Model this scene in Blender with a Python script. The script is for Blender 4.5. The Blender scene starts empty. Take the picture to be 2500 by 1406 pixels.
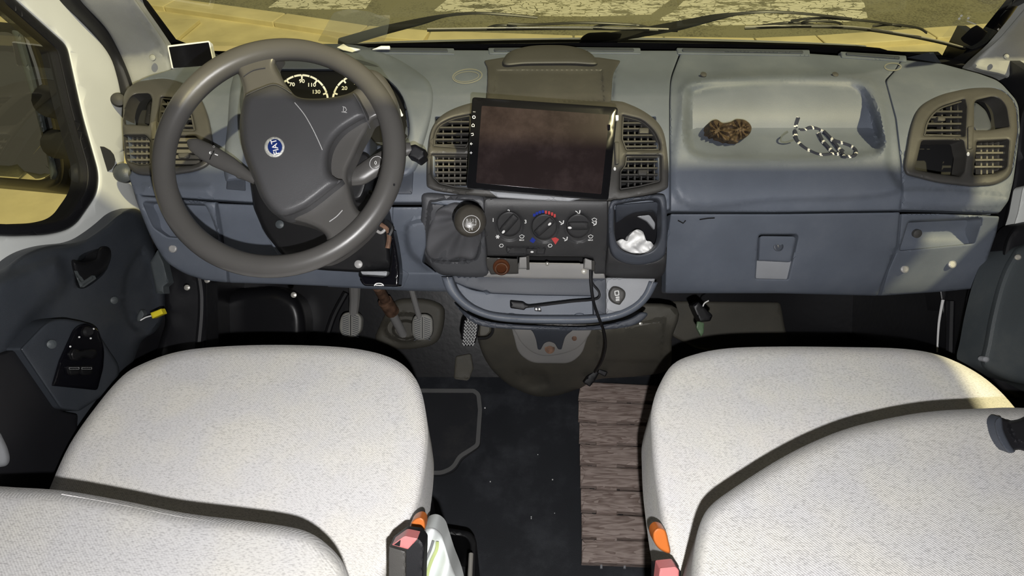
import bpy, bmesh, math, random
import numpy as np
from mathutils import Vector, Matrix, noise
from mathutils.geometry import delaunay_2d_cdt
random.seed(4)
SC = bpy.context.scene
COL = SC.collection
# ---------------------------------------------------------------- camera, world, lights, exposure
F, HC, S = 1500.0, 1.5, math.sqrt(.5)
cd = bpy.data.cameras.new('camera'); cam = bpy.data.objects.new('camera', cd); COL.objects.link(cam)
cd.sensor_width = 36; cd.lens = 36*F/2500; cd.clip_start = .02
cam.location = (0, 0, HC); cam.rotation_euler = (math.radians(45), 0, 0)
SC.camera = cam
SC.view_settings.view_transform = 'Standard'; SC.view_settings.look = 'None'
SC.view_settings.exposure = 0; SC.view_settings.gamma = 1
SC.view_settings.use_curve_mapping = False
w = bpy.data.worlds.new('night'); SC.world = w; w.use_nodes = True
w.node_tree.nodes['Background'].inputs[0].default_value = (.55, .5, .36, 1)
w.node_tree.nodes['Background'].inputs[1].default_value = .13

def lamp(name, kind, loc, power, color, size=.1, aim=None, spot=None):
    l = bpy.data.lights.new(name, kind); l.energy = power; l.color = color
    if kind == 'AREA': l.size = size
    else: l.shadow_soft_size = size
    if spot: l.spot_size = math.radians(spot); l.spot_blend = .45
    o = bpy.data.objects.new(name, l); COL.objects.link(o); o.location = loc
    if aim: o.rotation_euler = (Vector(aim)-Vector(loc)).to_track_quat('-Z', 'Y').to_euler()
    return o
# the phone's own flash beside the lens
lamp('phone_flash', 'SPOT', (.022, -.046, HC-.046), 48, (1, .985, .975), .006, aim=(.022, 9.954, HC-10.046), spot=128)
# sodium street lamp high behind the van on its right; the roof's front edge cuts its light off along the dashboard
lamp('street_lamp', 'POINT', (5.4, -5.2, 14.0), 12500, (1, .89, .50), .22)
# unseen fill light added behind the camera, weak
lamp('cabin_lamp', 'AREA', (0, -1.2, 1.95), 1.6, (1, .98, .96), .6, aim=(0, 1, .6))

# ---------------------------------------------------------------- picture ray -> world helpers
def PX(px, py, d):
    px, py, d = np.broadcast_arrays(np.asarray(px, float), np.asarray(py, float), np.asarray(d, float))
    u = (px-1250)/F; v = (py-703)/F
    return np.stack([u*d, d*S*(1-v), HC-d*S*(1+v)], -1)
def V(px, py, d): return Vector(PX(px, py, d).tolist())
def plane(p0, n):
    p0 = np.array(p0, float); n = np.array(n, float)
    def f(px, py):
        r = PX(px, py, 1.0) - np.array([0, 0, HC])
        return ((p0-np.array([0, 0, HC])) @ n)/(r @ n)
    return f
def zpl(z): return plane((0, 0, z), (0, 0, 1))
def ypl(y): return plane((0, y, 0), (0, 1, 0))
def xpl(x): return plane((x, 0, 0), (1, 0, 0))
def off(f, o): return lambda px, py: f(px, py)+o
def const(d): return lambda px, py: np.zeros(np.shape(px))+d
def curve(xs, ys):                                   # smooth interpolation
    xs = np.array(xs, float); ys = np.array(ys, float)
    h = np.diff(xs); dl = np.diff(ys)/h
    m = np.zeros_like(ys); m[0] = dl[0]; m[-1] = dl[-1]
    m[1:-1] = np.where(dl[:-1]*dl[1:] > 0, 2*dl[:-1]*dl[1:]/(dl[:-1]+dl[1:]+1e-12), 0)
    def f(x):
        x = np.asarray(x, float); xc = np.clip(x, xs[0], xs[-1])
        i = np.clip(np.searchsorted(xs, xc)-1, 0, len(h)-1); t = (xc-xs[i])/h[i]
        r = ((1+2*t)*(1-t)**2*ys[i]+t*(1-t)**2*h[i]*m[i]+t*t*(3-2*t)*ys[i+1]+t*t*(t-1)*h[i]*m[i+1])
        return r + (x-xc)*np.where(x > xc, m[-1], m[0])
    return f
# the dashboard's cross-section: optical distance by elevation, the same for every x (a swept profile)
_D = curve([90, 112, 160, 200, 300, 400, 470, 505, 540, 600, 700, 730],
           [1.36, 1.31, 1.25, 1.20, 1.13, 1.10, 1.088, 1.092, 1.112, 1.15, 1.215, 1.25])
def D(px, py): return _D(py)
FLOOR = zpl(0.0)

# ---------------------------------------------------------------- outlines
def R(pts, r=0, n=6):                                # polygon with rounded corners: (x, y[, r])
    P = [(p[0], p[1], p[2] if len(p) > 2 else r) for p in pts]; out = []
    N = len(P)
    for i in range(N):
        a = np.array(P[i-1][:2], float); b = np.array(P[i][:2], float); c = np.array(P[(i+1) % N][:2], float); rr = P[i][2]
        la = np.linalg.norm(a-b); lc = np.linalg.norm(c-b); t = min(rr, la*.49, lc*.49)
        if t < .3: out.append(tuple(b)); continue
        p = b+(a-b)/la*t; q = b+(c-b)/lc*t
        for k in range(n+1):
            s = k/n; out.append(tuple((1-s)**2*p+2*s*(1-s)*b+s*s*q))
    return out
def CR(pts, n=6, closed=True):                       # smooth curve through points
    P = [np.array(p[:2], float) for p in pts]; N = len(P); out = []
    rng = range(N) if closed else range(N-1)
    g = (lambda i: P[i % N]) if closed else (lambda i: P[min(max(i, 0), N-1)])
    for i in rng:
        a, b, c, d = g(i-1), g(i), g(i+1), g(i+2)
        for k in range(n):
            t = k/n
            out.append(tuple(.5*((2*b)+(c-a)*t+(2*a-5*b+4*c-d)*t*t+(3*b-a-3*c+d)*t**3)))
    if not closed: out.append(tuple(P[-1]))
    return out
def ell(cx, cy, a, b=None, n=28, rot=0, a0=0, a1=360):
    b = b or a; c, s = math.cos(math.radians(rot)), math.sin(math.radians(rot)); o = []
    full = abs(a1-a0) >= 360
    for k in range(n if full else n+1):
        t = math.radians(a0+(a1-a0)*k/n); x, y = a*math.cos(t), b*math.sin(t)
        o.append((cx+x*c-y*s, cy+x*s+y*c))
    return o
def dens(poly, L):
    o = []
    for i in range(len(poly)):
        a = np.array(poly[i]); b = np.array(poly[(i+1) % len(poly)]); k = max(1, int(np.linalg.norm(b-a)/L))
        for j in range(k): o.append(tuple(a+(b-a)*j/k))
    return o
def sdf(X, Y, poly):
    P = np.array(poly, float); A = P; B = np.roll(P, -1, 0)
    X = np.asarray(X, float).ravel(); Y = np.asarray(Y, float).ravel()
    dmin = np.full(X.shape, 1e9); ins = np.zeros(X.shape, bool)
    for (ax, ay), (bx, by) in zip(A, B):
        ex, ey = bx-ax, by-ay; L = ex*ex+ey*ey+1e-12
        t = np.clip(((X-ax)*ex+(Y-ay)*ey)/L, 0, 1)
        dmin = np.minimum(dmin, (X-ax-t*ex)**2+(Y-ay-t*ey)**2)
        if ay != by:
            c = ((ay > Y) != (by > Y)) & (X < (bx-ax)*(Y-ay)/(by-ay)+ax); ins ^= c
    s = np.sqrt(dmin); return np.where(ins, s, -s)
def feat(poly, h, w=14, o=0):                        # smooth dent (h>0) or bulge (h<0), metres; w = wall width
    def f(px, py):
        t = np.clip((sdf(px, py, poly).reshape(np.shape(px))+o)/w, 0, 1); return h*t*t*(3-2*t)
    f.poly = poly; f.w = w; return f
def area(p):
    p = np.array(p); q = np.roll(p, -1, 0); return .5*np.sum(p[:, 0]*q[:, 1]-q[:, 0]*p[:, 1])

# ---------------------------------------------------------------- objects
WL = {}
def tag(o, label=None, cat=None, group=None, kind=None):
    if label: o['label'] = label
    if cat: o['category'] = cat
    if group: o['group'] = group
    if kind: o['kind'] = kind
    return o
def thing(name, label, cat, loc, group=None, kind=None):
    o = bpy.data.objects.new(name, None); COL.objects.link(o); o.location = loc; o.empty_display_size = .05
    WL[o.name] = Vector(loc); tag(o, label, cat, group, kind); return o
def mk(name, verts, faces, mat, parent=None, smooth=True, ang=35, kind=None, label=None, mats=None, fm=None):
    v = np.array(verts, float); c = (v.min(0)+v.max(0))/2; v = v-c
    me = bpy.data.meshes.new(name); me.from_pydata(v.tolist(), [], [list(f) for f in faces]); me.validate()
    for m in (mats or [mat]): me.materials.append(m)
    if fm is not None:
        for p, i in zip(me.polygons, fm): p.material_index = i
    if smooth:
        me.polygons.foreach_set('use_smooth', [True]*len(me.polygons)); me.set_sharp_from_angle(angle=math.radians(ang))
    me.update()
    o = bpy.data.objects.new(name, me); COL.objects.link(o)
    c = Vector(c.tolist()); WL[o.name] = c
    if parent: o.parent = parent; o.location = c-WL[parent.name]
    else: o.location = c
    if kind: o['kind'] = kind
    if label: o['label'] = label
    return o
def relief(name, outline, dfn, mat, parent=None, step=14, edge=(6, .004), thick=.02, back=(0, .7071, -.7071),
           holes=(), feats=(), seg=None, ang=35, kind=None, label=None, extra=None, closed=False, hedge=None):
    """A moulded panel: an outline, lying on a real surface (dfn), with rounded edges, dents and a skirt of real thickness."""
    seg = seg or step
    outline = dens(outline, seg); holes = [dens(h, seg) for h in holes]
    if area(outline) > 0: outline = outline[::-1]
    loops = [outline]+holes
    P = np.array(outline); r, drop = edge
    pts = []; E = []
    for L in loops:
        b = len(pts); pts += L; E += [(b+i, b+(i+1) % len(L)) for i in range(len(L))]
    nb = len(pts)
    def SD(X, Y):
        s = sdf(X, Y, outline)
        for h in holes: s = np.minimum(s, -sdf(X, Y, h))
        return s
    xs = np.arange(P[:, 0].min()+step/2, P[:, 0].max(), step); ys = np.arange(P[:, 1].min()+step/2, P[:, 1].max(), step)
    G = np.array([(x+(step/2 if j % 2 else 0), y) for j, y in enumerate(ys) for x in xs]).reshape(-1, 2)
    free = []
    if len(G):
        s = SD(G[:, 0], G[:, 1]); lim = max(r*1.05, step*.45); free.append(G[s > lim])
    if r > 0:
        for fr in ((.12, .38, .72, 1.0) if r > 4 else (.5, 1.0)):
            for L in loops:
                A = np.array(L); t = np.roll(A, -1, 0)-np.roll(A, 1, 0); t /= (np.linalg.norm(t, axis=1)[:, None]+1e-9)
                n = np.stack([-t[:, 1], t[:, 0]], -1)
                for sg in (1, -1):
                    q = A+n*sg*r*fr; s = SD(q[:, 0], q[:, 1]); free.append(q[s > r*fr*.93])
    for f in feats:
        if hasattr(f, 'poly') and f.w < step*3:
            A = np.array(dens(f.poly, seg)); t = np.roll(A, -1, 0)-np.roll(A, 1, 0); t /= (np.linalg.norm(t, axis=1)[:, None]+1e-9)
            n = np.stack([-t[:, 1], t[:, 0]], -1)
            if area(A) < 0: n = -n
            for k in (0, .25, .5, .75, 1.0):
                q = A+n*f.w*k; s = SD(q[:, 0], q[:, 1]); free.append(q[(s > max(r, 2)) & (abs(sdf(q[:, 0], q[:, 1], f.poly)-f.w*k) < f.w*.12+.5)])
    if free:
        fr = np.concatenate(free); 
        if len(fr):
            key = np.round(fr/1.2).astype(int); _, ui = np.unique(key, axis=0, return_index=True); pts = pts+[tuple(p) for p in fr[ui]]
    vo, eo, fo, ov, oe, of = delaunay_2d_cdt([Vector(p) for p in pts], E, [], 0, 1e-4)
    vo = np.array([tuple(v) for v in vo]); idx = [-1]*nb
    for k, src in enumerate(ov):
        for q in src:
            if q < nb: idx[q] = k
    tri = np.array([t for t in fo if len(t) == 3]); cen = vo[tri].mean(1)
    keep = SD(cen[:, 0], cen[:, 1]) > 0; tri = tri[keep]
    a, b, c = vo[tri[:, 0]], vo[tri[:, 1]], vo[tri[:, 2]]
    cr = (b[:, 0]-a[:, 0])*(c[:, 1]-a[:, 1])-(b[:, 1]-a[:, 1])*(c[:, 0]-a[:, 0])
    tri[cr > 0] = tri[cr > 0][:, ::-1]; tri = tri[np.abs(cr) > .06*np.sqrt(np.maximum(((b-a)**2).sum(1), ((c-a)**2).sum(1)))]
    s = np.maximum(SD(vo[:, 0], vo[:, 1]), 0)
    d = dfn(vo[:, 0], vo[:, 1])+0.0
    if r > 0:
        t = 1-np.clip(s/r, 0, 1); d = d+drop*(1-np.sqrt(np.maximum(0, 1-t*t*.98)))
    for f in feats: d = d+f(vo[:, 0], vo[:, 1])
    W = PX(vo[:, 0], vo[:, 1], d); bk = np.array(back)*thick
    verts = W.tolist(); faces = tri.tolist()
    bi = []; o0 = 0
    for L in loops:
        ids = [idx[o0+i] for i in range(len(L))]; o0 += len(L)
        ids = [i for k, i in enumerate(ids) if i >= 0 and i != ids[k-1]]
        base = len(verts); verts += (W[ids]+bk).tolist(); n = len(ids)
        for i in range(n): faces.append((ids[i], ids[(i+1) % n], base+(i+1) % n, base+i))
    if closed:
        base = len(verts); verts += (W+bk).tolist(); faces += [(t[2]+base, t[1]+base, t[0]+base) for t in tri.tolist()]
    return mk(name, verts, faces, mat, parent, ang=ang, kind=kind, label=label)
def tube(name, pts, r, mat, parent=None, n=8, cap=True, label=None, flat=1.0, seg=None, **k):
    pts = [Vector(p) for p in pts]
    if seg: pts = [Vector(p) for p in spl(pts, seg)]
    N = len(pts); rs = r if isinstance(r, (list, tuple)) else [r]*N
    if len(rs) != N: rs = list(np.interp(np.linspace(0, 1, N), np.linspace(0, 1, len(rs)), rs))
    vs, fs = [], []; ref = Vector((0, -.7, .7))
    for i, p in enumerate(pts):
        t = (pts[min(i+1, N-1)]-pts[max(i-1, 0)]).normalized()
        a = t.cross(ref)
        if a.length < .05: a = t.cross(Vector((1, 0, 0)))
        a.normalize(); b = a.cross(t)
        for j in range(n):
            q = 2*math.pi*j/n; vs.append(tuple(p+(a*math.cos(q)+b*math.sin(q)*flat)*rs[i]))
    for i in range(N-1):
        for j in range(n): fs.append((i*n+j, i*n+(j+1) % n, (i+1)*n+(j+1) % n, (i+1)*n+j))
    if cap: fs.append(tuple(range(n))[::-1]); fs.append(tuple((N-1)*n+j for j in range(n)))
    return mk(name, vs, fs, mat, parent, label=label, **k)
def spl(pts, n):
    P = [Vector(p) for p in pts]; N = len(P); o = []
    for i in range(N-1):
        a, b, c, d = P[max(i-1, 0)], P[i], P[i+1], P[min(i+2, N-1)]
        for k in range(n):
            t = k/n; o.append(.5*((2*b)+(c-a)*t+(2*a-5*b+4*c-d)*t*t+(3*b-a-3*c+d)*t**3))
    o.append(P[-1]); return o
def ptube(name, pp, dfn, rpx, mat, parent=None, seg=5, **k):    # tube through picture points lying on a surface
    q = CR(pp, seg, False) if seg and len(pp) > 2 else [tuple(p[:2]) for p in pp]
    ds = [float(dfn(np.array(x*1.0), np.array(y*1.0))) for x, y in q]
    P = [V(x, y, d) for (x, y), d in zip(q, ds)]
    rr = rpx if isinstance(rpx, (list, tuple)) else [rpx]*2
    rr = np.interp(np.linspace(0, 1, len(P)), np.linspace(0, 1, len(rr)), rr)
    return tube(name, P, [float(a)*d/F for a, d in zip(rr, ds)], mat, parent, **k)
def box(name, c, s, mat, parent=None, rot=(0, 0, 0), bev=.0, label=None, **k):
    bm = bmesh.new(); bmesh.ops.create_cube(bm, size=1)
    bmesh.ops.scale(bm, vec=s, verts=bm.verts)
    if bev: bmesh.ops.bevel(bm, geom=bm.edges[:], offset=bev, segments=3, affect='EDGES', profile=.6)
    from mathutils import Euler
    bmesh.ops.transform(bm, matrix=Matrix.Translation(c) @ Euler([math.radians(a) for a in rot]).to_matrix().to_4x4(), verts=bm.verts)
    vs = [tuple(v.co) for v in bm.verts]; fs = [[v.index for v in f.verts] for f in bm.faces]; bm.free()
    return mk(name, vs, fs, mat, parent, label=label, **k)
def lathe(name, prof, p0, axis, mat, parent=None, n=32, label=None, **k):   # prof: (r, h) along axis from p0
    a = Vector(axis).normalized(); x = a.cross(Vector((1, .01, 0))).normalized(); y = a.cross(x); vs, fs = [], []
    for r, h in prof:
        for j in range(n):
            q = 2*math.pi*j/n; vs.append(tuple(Vector(p0)+a*h+(x*math.cos(q)+y*math.sin(q))*r))
    for i in range(len(prof)-1):
        for j in range(n): fs.append((i*n+j, i*n+(j+1) % n, (i+1)*n+(j+1) % n, (i+1)*n+j))
    fs.append(tuple((len(prof)-1)*n+j for j in range(n))); fs.append(tuple(range(n))[::-1])
    return mk(name, vs, fs, mat, parent, label=label, **k)
_font = {}
def text(name, s, cx, cy, h, dfn, mat, parent=None, rot=0, lift=.0015, bold=0.0, sx=1.0, label=None):
    """Raised lettering laid on a surface."""
    cu = bpy.data.curves.new(name, 'FONT'); cu.body = s; cu.align_x = 'CENTER'; cu.align_y = 'CENTER'; cu.size = 1; cu.resolution_u = 3
    cu.offset = bold
    o = bpy.data.objects.new(name, cu); me = bpy.data.meshes.new_from_object(o)
    v = np.array([tuple(q.co) for q in me.vertices])[:, :2]; f = [list(p.vertices) for p in me.polygons]
    bpy.data.objects.remove(o); bpy.data.curves.remove(cu); bpy.data.meshes.remove(me)
    v[:, 0] -= (v[:, 0].min()+v[:, 0].max())/2; v[:, 1] -= (v[:, 1].min()+v[:, 1].max())/2
    k = h/(v[:, 1].max()-v[:, 1].min()); v = v*k; v[:, 0] *= sx
    c, q = math.cos(math.radians(rot)), math.sin(math.radians(rot))
    X = cx+v[:, 0]*c+v[:, 1]*q; Y = cy+v[:, 0]*q-v[:, 1]*c
    W = PX(X, Y, dfn(X, Y)-lift)
    return mk(name, W, f, mat, parent, smooth=False, label=label)
def stroke(name, pp, wpx, dfn, mat, parent=None, lift=.001, thick=.002, closed=False, label=None, seg=0):
    """A thin raised line of constant width on a surface."""
    q = [tuple(p[:2]) for p in pp]
    if seg: q = CR(q, seg, closed)
    A = np.array(q, float); n = len(A)
    if closed: t = np.roll(A, -1, 0)-np.roll(A, 1, 0)
    else:
        t = np.zeros_like(A); t[1:-1] = A[2:]-A[:-2]; t[0] = A[1]-A[0]; t[-1] = A[-1]-A[-2]
    t /= (np.linalg.norm(t, axis=1)[:, None]+1e-9); nn = np.stack([-t[:, 1], t[:, 0]], -1)*wpx/2
    L = A+nn; Rr = A-nn
    def w(Q, l): return PX(Q[:, 0], Q[:, 1], dfn(Q[:, 0], Q[:, 1])-l)
    vs = np.concatenate([w(L, lift), w(Rr, lift), w(L, lift-thick), w(Rr, lift-thick)]); fs = []
    for i in range(n if closed else n-1):
        j = (i+1) % n
        fs += [(i, j, n+j, n+i), (i, 2*n+i, 2*n+j, j), (n+i, n+j, 3*n+j, 3*n+i)]
    return mk(name, vs, fs, mat, parent, smooth=False, label=label)
def cutx(poly, y):                                  # x-extent of an opening at height y
    xs = []
    for i in range(len(poly)):
        (ax, ay), (bx, by) = poly[i], poly[(i+1) % len(poly)]
        if (ay > y) != (by > y): xs.append(ax+(bx-ax)*(y-ay)/(by-ay))
    return (min(xs), max(xs)) if len(xs) > 1 else None
def cuty(poly, x): return cutx([(b, a) for a, b in poly], x)

# ---------------------------------------------------------------- materials
def newmat(n):
    m = bpy.data.materials.new(n); m.use_nodes = True; t = m.node_tree; return m, t, t.nodes['Principled BSDF']
def plastic(n, col, rough=.5, grain=.25, gs=900, spec=.4, var=.12, vs=9, metal=0, coat=0, dust=0, dustcol=(.3, .28, .22)):
    m, t, b = newmat(n); N, L = t.nodes, t.links
    b.inputs['Roughness'].default_value = rough; b.inputs['Metallic'].default_value = metal
    b.inputs['Specular IOR Level'].default_value = spec; b.inputs['Coat Weight'].default_value = coat
    tc = N.new('ShaderNodeNewGeometry')
    a = N.new('ShaderNodeTexNoise'); a.inputs['Scale'].default_value = vs; a.inputs['Detail'].default_value = 6; L.new(tc.outputs['Position'], a.inputs['Vector'])
    r = N.new('ShaderNodeValToRGB'); e = r.color_ramp.elements
    e[0].position = .3; e[1].position = .72
    e[0].color = [c*(1-var) for c in col]+[1]; e[1].color = [min(1, c*(1+var)) for c in col]+[1]
    L.new(a.outputs['Fac'], r.inputs['Fac']); out = r.outputs['Color']
    if dust:
        q = N.new('ShaderNodeTexNoise'); q.inputs['Scale'].default_value = 4.5; q.inputs['Detail'].default_value = 9; q.inputs['Roughness'].default_value = .72
        L.new(tc.outputs['Position'], q.inputs['Vector'])
        rr = N.new('ShaderNodeMapRange'); rr.inputs['From Min'].default_value = .48; rr.inputs['From Max'].default_value = .75; rr.inputs['To Max'].default_value = dust
        L.new(q.outputs['Fac'], rr.inputs['Value'])
        mx = N.new('ShaderNodeMix'); mx.data_type = 'RGBA'; mx.inputs['B'].default_value = (*dustcol, 1)
        L.new(rr.outputs['Result'], mx.inputs['Factor']); L.new(out, mx.inputs['A']); out = mx.outputs['Result']
    L.new(out, b.inputs['Base Color'])
    if grain:
        g = N.new('ShaderNodeTexNoise'); g.inputs['Scale'].default_value = gs; g.inputs['Detail'].default_value = 2; L.new(tc.outputs['Position'], g.inputs['Vector'])
        bp = N.new('ShaderNodeBump'); bp.inputs['Strength'].default_value = grain; bp.inputs['Distance'].default_value = .001
        L.new(g.outputs['Fac'], bp.inputs['Height']); L.new(bp.outputs['Normal'], b.inputs['Normal'])
    return m
def fabric(n, col):
    m, t, b = newmat(n); N, L = t.nodes, t.links
    b.inputs['Roughness'].default_value = .95; b.inputs['Specular IOR Level'].default_value = .1
    b.inputs['Sheen Weight'].default_value = .15
    tc = N.new('ShaderNodeNewGeometry')
    mp = N.new('ShaderNodeMapping'); mp.inputs['Rotation'].default_value = (0, 0, .3); mp.inputs['Scale'].default_value = (1, 3, 1)
    L.new(tc.outputs['Position'], mp.inputs['Vector'])
    fine = N.new('ShaderNodeTexNoise'); fine.inputs['Scale'].default_value = 260; fine.inputs['Detail'].default_value = 4; L.new(mp.outputs['Vector'], fine.inputs['Vector'])
    big = N.new('ShaderNodeTexNoise'); big.inputs['Scale'].default_value = 14; big.inputs['Detail'].default_value = 5; L.new(tc.outputs['Position'], big.inputs['Vector'])
    r = N.new('ShaderNodeValToRGB'); e = r.color_ramp.elements; e[0].position = .30; e[1].position = .52
    e[0].color = [c*.66 for c in col]+[1]; e[1].color = list(col)+[1]; L.new(fine.outputs['Fac'], r.inputs['Fac'])
    r2 = N.new('ShaderNodeValToRGB'); e = r2.color_ramp.elements; e[0].position = .35; e[1].position = .65
    e[0].color = (.93, .93, .96, 1); e[1].color = (1.0, .985, .95, 1); L.new(big.outputs['Fac'], r2.inputs['Fac'])
    mx = N.new('ShaderNodeMix'); mx.data_type = 'RGBA'; mx.blend_type = 'MULTIPLY'; mx.inputs['Factor'].default_value = 1
    L.new(r.outputs['Color'], mx.inputs['A']); L.new(r2.outputs['Color'], mx.inputs['B']); L.new(mx.outputs['Result'], b.inputs['Base Color'])
    wv = N.new('ShaderNodeTexWave'); wv.inputs['Scale'].default_value = 190; wv.inputs['Distortion'].default_value = 1.5; wv.bands_direction = 'DIAGONAL'; L.new(tc.outputs['Position'], wv.inputs['Vector'])
    ad = N.new('ShaderNodeMath'); ad.operation = 'ADD'; L.new(fine.outputs['Fac'], ad.inputs[0]); L.new(wv.outputs['Fac'], ad.inputs[1])
    bp = N.new('ShaderNodeBump'); bp.inputs['Strength'].default_value = .35; bp.inputs['Distance'].default_value = .0012
    L.new(ad.outputs[0], bp.inputs['Height']); L.new(bp.outputs['Normal'], b.inputs['Normal'])
    return m
def glass(n, tint=(1, 1, 1), refl=1.0):
    m = bpy.data.materials.new(n); m.use_nodes = True; t = m.node_tree; N, L = t.nodes, t.links; N.clear()
    o = N.new('ShaderNodeOutputMaterial'); tr = N.new('ShaderNodeBsdfTransparent'); tr.inputs[0].default_value = (*tint, 1)
    gl = N.new('ShaderNodeBsdfGlossy'); gl.inputs['Roughness'].default_value = .02
    fr = N.new('ShaderNodeFresnel'); fr.inputs[0].default_value = 1.45; mx = N.new('ShaderNodeMixShader')
    mu = N.new('ShaderNodeMath'); mu.operation = 'MULTIPLY'; mu.inputs[1].default_value = refl
    L.new(fr.outputs[0], mu.inputs[0]); L.new(mu.outputs[0], mx.inputs[0]); L.new(tr.outputs[0], mx.inputs[1]); L.new(gl.outputs[0], mx.inputs[2]); L.new(mx.outputs[0], o.inputs[0])
    return m
M = dict(
    dash=plastic('dash_plastic', (.118, .135, .168), .50, .22, dust=.10),
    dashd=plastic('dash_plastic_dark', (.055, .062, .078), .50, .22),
    bezel=plastic('vent_plastic', (.060, .058, .055), .50, .2, dust=.12, dustcol=(.16, .14, .11)),
    slat=plastic('vent_slats', (.10, .095, .082), .55, .15, dust=.5, dustcol=(.17, .15, .12)),
    console=plastic('console_plastic', (.043, .043, .045), .48, .2),
    wheel=plastic('wheel_rubber', (.080, .077, .074), .33, .10, gs=1400, spec=.5, var=.08),
    hub=plastic('wheel_hub_plastic', (.068, .068, .072), .42, .25, spec=.45, var=.06),
    black=plastic('black_plastic', (.009, .009, .010), .42, .1),
    matte=plastic('matte_black', (.010, .010, .011), .8, .1),
    gloss=plastic('gloss_black', (.004, .004, .006), .12, 0, spec=.5),
    rubber=plastic('black_rubber', (.008, .008, .010), .55, .1),
    door=plastic('door_plastic', (.040, .046, .056), .42, .3, spec=.45, dust=.05),
    white=plastic('white_paint', (.72, .74, .72), .30, 0, spec=.4, var=.03),
    pillar=plastic('pillar_trim', (.28, .285, .275), .6, .3),
    floor=plastic('floor_vinyl', (.020, .022, .027), .55, .35, gs=500, dust=.24, dustcol=(.17, .18, .20)),
    liner=plastic('floor_liner', (.085, .080, .066), .6, .3, gs=300, dust=.5, dustcol=(.12, .105, .075)),
    footwell=plastic('footwell_black', (.012, .012, .014), .35, .3, gs=60),
    mat=plastic('mat_carpet', (.022, .023, .027), .95, .6, gs=700, dust=.08),
    matedge=plastic('mat_binding', (.13, .13, .13), .9, .5, gs=800),
    metal=plastic('grey_metal', (.36, .355, .35), .45, .1, metal=.15, dust=.3, dustcol=(.25, .21, .16)),
    steel=plastic('bare_steel', (.55, .53, .48), .35, .1, metal=.5),
    rust=plastic('rusty_steel', (.15, .085, .055), .7, .5, gs=300, metal=.2, var=.5, vs=60),
    pedal=plastic('pedal_rubber', (.30, .295, .27), .5, .3, dust=.3),
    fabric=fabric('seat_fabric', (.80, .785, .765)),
    fabric2=fabric('backrest_fabric', (.45, .445, .435)),  # colour darkened to offset the strong flash on the near backrests
    seatbase=plastic('seat_base', (.012, .012, .014), .6, .1),
    orange=plastic('orange_plastic', (.62, .17, .035), .35, .1),
    amber=plastic('amber_plastic', (.09, .032, .015), .25, 0),
    pink=plastic('buckle_red', (.62, .20, .20), .35, 0),
    whitep=plastic('white_print', (.85, .85, .84), .5, 0, var=.02),
    tissue=plastic('tissue_paper', (.88, .88, .87), .9, .4, gs=200, var=.04),
    bag=plastic('white_film_bag', (.80, .84, .84), .35, .1, var=.03),
    green=plastic('green_print', (.62, .72, .30), .4, 0, var=.1, vs=60),
    blue=plastic('blue_enamel', (.012, .03, .15), .25, 0),
    bluep=plastic('blue_print', (.02, .04, .30), .5, 0),
    redp=plastic('red_print', (.55, .07, .07), .5, 0),
    chrome=plastic('worn_chrome', (.75, .75, .72), .25, .8, gs=700, metal=.9, var=.3, vs=200),
    yellow=plastic('yellow_plastic', (.72, .60, .03), .4, 0),
    brown=plastic('brown_velvet', (.055, .036, .020), .7, .5, gs=300, var=.6, vs=160),
    cordw=plastic('cord_white', (.55, .55, .55), .8, .2),
    navy=plastic('navy_cord', (.015, .018, .035), .8, .3),
    gauge=plastic('gauge_black', (.004, .004, .005), .5, 0),
    greyp=plastic('grey_print', (.42, .42, .42), .5, 0),
    grey=plastic('armrest_grey', (.060, .070, .076), .45, .3, dust=.12),
    lightgrey=plastic('light_grey_plastic', (.30, .31, .33), .5, .2),
    gaiter=plastic('gaiter_leather', (.105, .106, .114), .45, .3),
    surround=plastic('surround_plastic', (.075, .077, .084), .48, .2),
    knob=plastic('knob_plastic', (.055, .050, .042), .3, .1),
    mark=plastic('glue_residue', (.20, .20, .18), .7, .2),
    silver=plastic('badge_silver', (.62, .62, .58), .4, .8, gs=900, metal=.2, var=.35, vs=300),
    bezelg=plastic('screen_bezel', (.006, .006, .007), .14, 0, spec=.35),
    roof=plastic('roof_lining', (.040, .032, .030), .9, .2),
    screen=plastic('screen_glass', (.020, .014, .014), .15, 0, spec=.3, dust=.5, dustcol=(.085, .062, .060)),  # dust term here paints in the tablet's pinkish reflection streaks
    wiper=plastic('wiper_black', (.02, .02, .018), .4, 0),
)
def asphalt():
    m, t, b = newmat('asphalt'); N, L = t.nodes, t.links; b.inputs['Roughness'].default_value = .9
    tc = N.new('ShaderNodeNewGeometry'); a = N.new('ShaderNodeTexNoise'); a.inputs['Scale'].default_value = 60; a.inputs['Detail'].default_value = 8; L.new(tc.outputs['Position'], a.inputs[0])
    a2 = N.new('ShaderNodeTexNoise'); a2.inputs['Scale'].default_value = 2; a2.inputs['Detail'].default_value = 4; L.new(tc.outputs['Position'], a2.inputs[0])
    mx = N.new('ShaderNodeMath'); mx.operation = 'ADD'; L.new(a.outputs[0], mx.inputs[0]); L.new(a2.outputs[0], mx.inputs[1])
    r = N.new('ShaderNodeValToRGB'); e = r.color_ramp.elements; e[0].position = .7; e[1].position = 1.3
    e[0].color = (.12, .115, .08, 1); e[1].color = (.27, .26, .17, 1); L.new(mx.outputs[0], r.inputs[0]); L.new(r.outputs[0], b.inputs['Base Color']); return m
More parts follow.
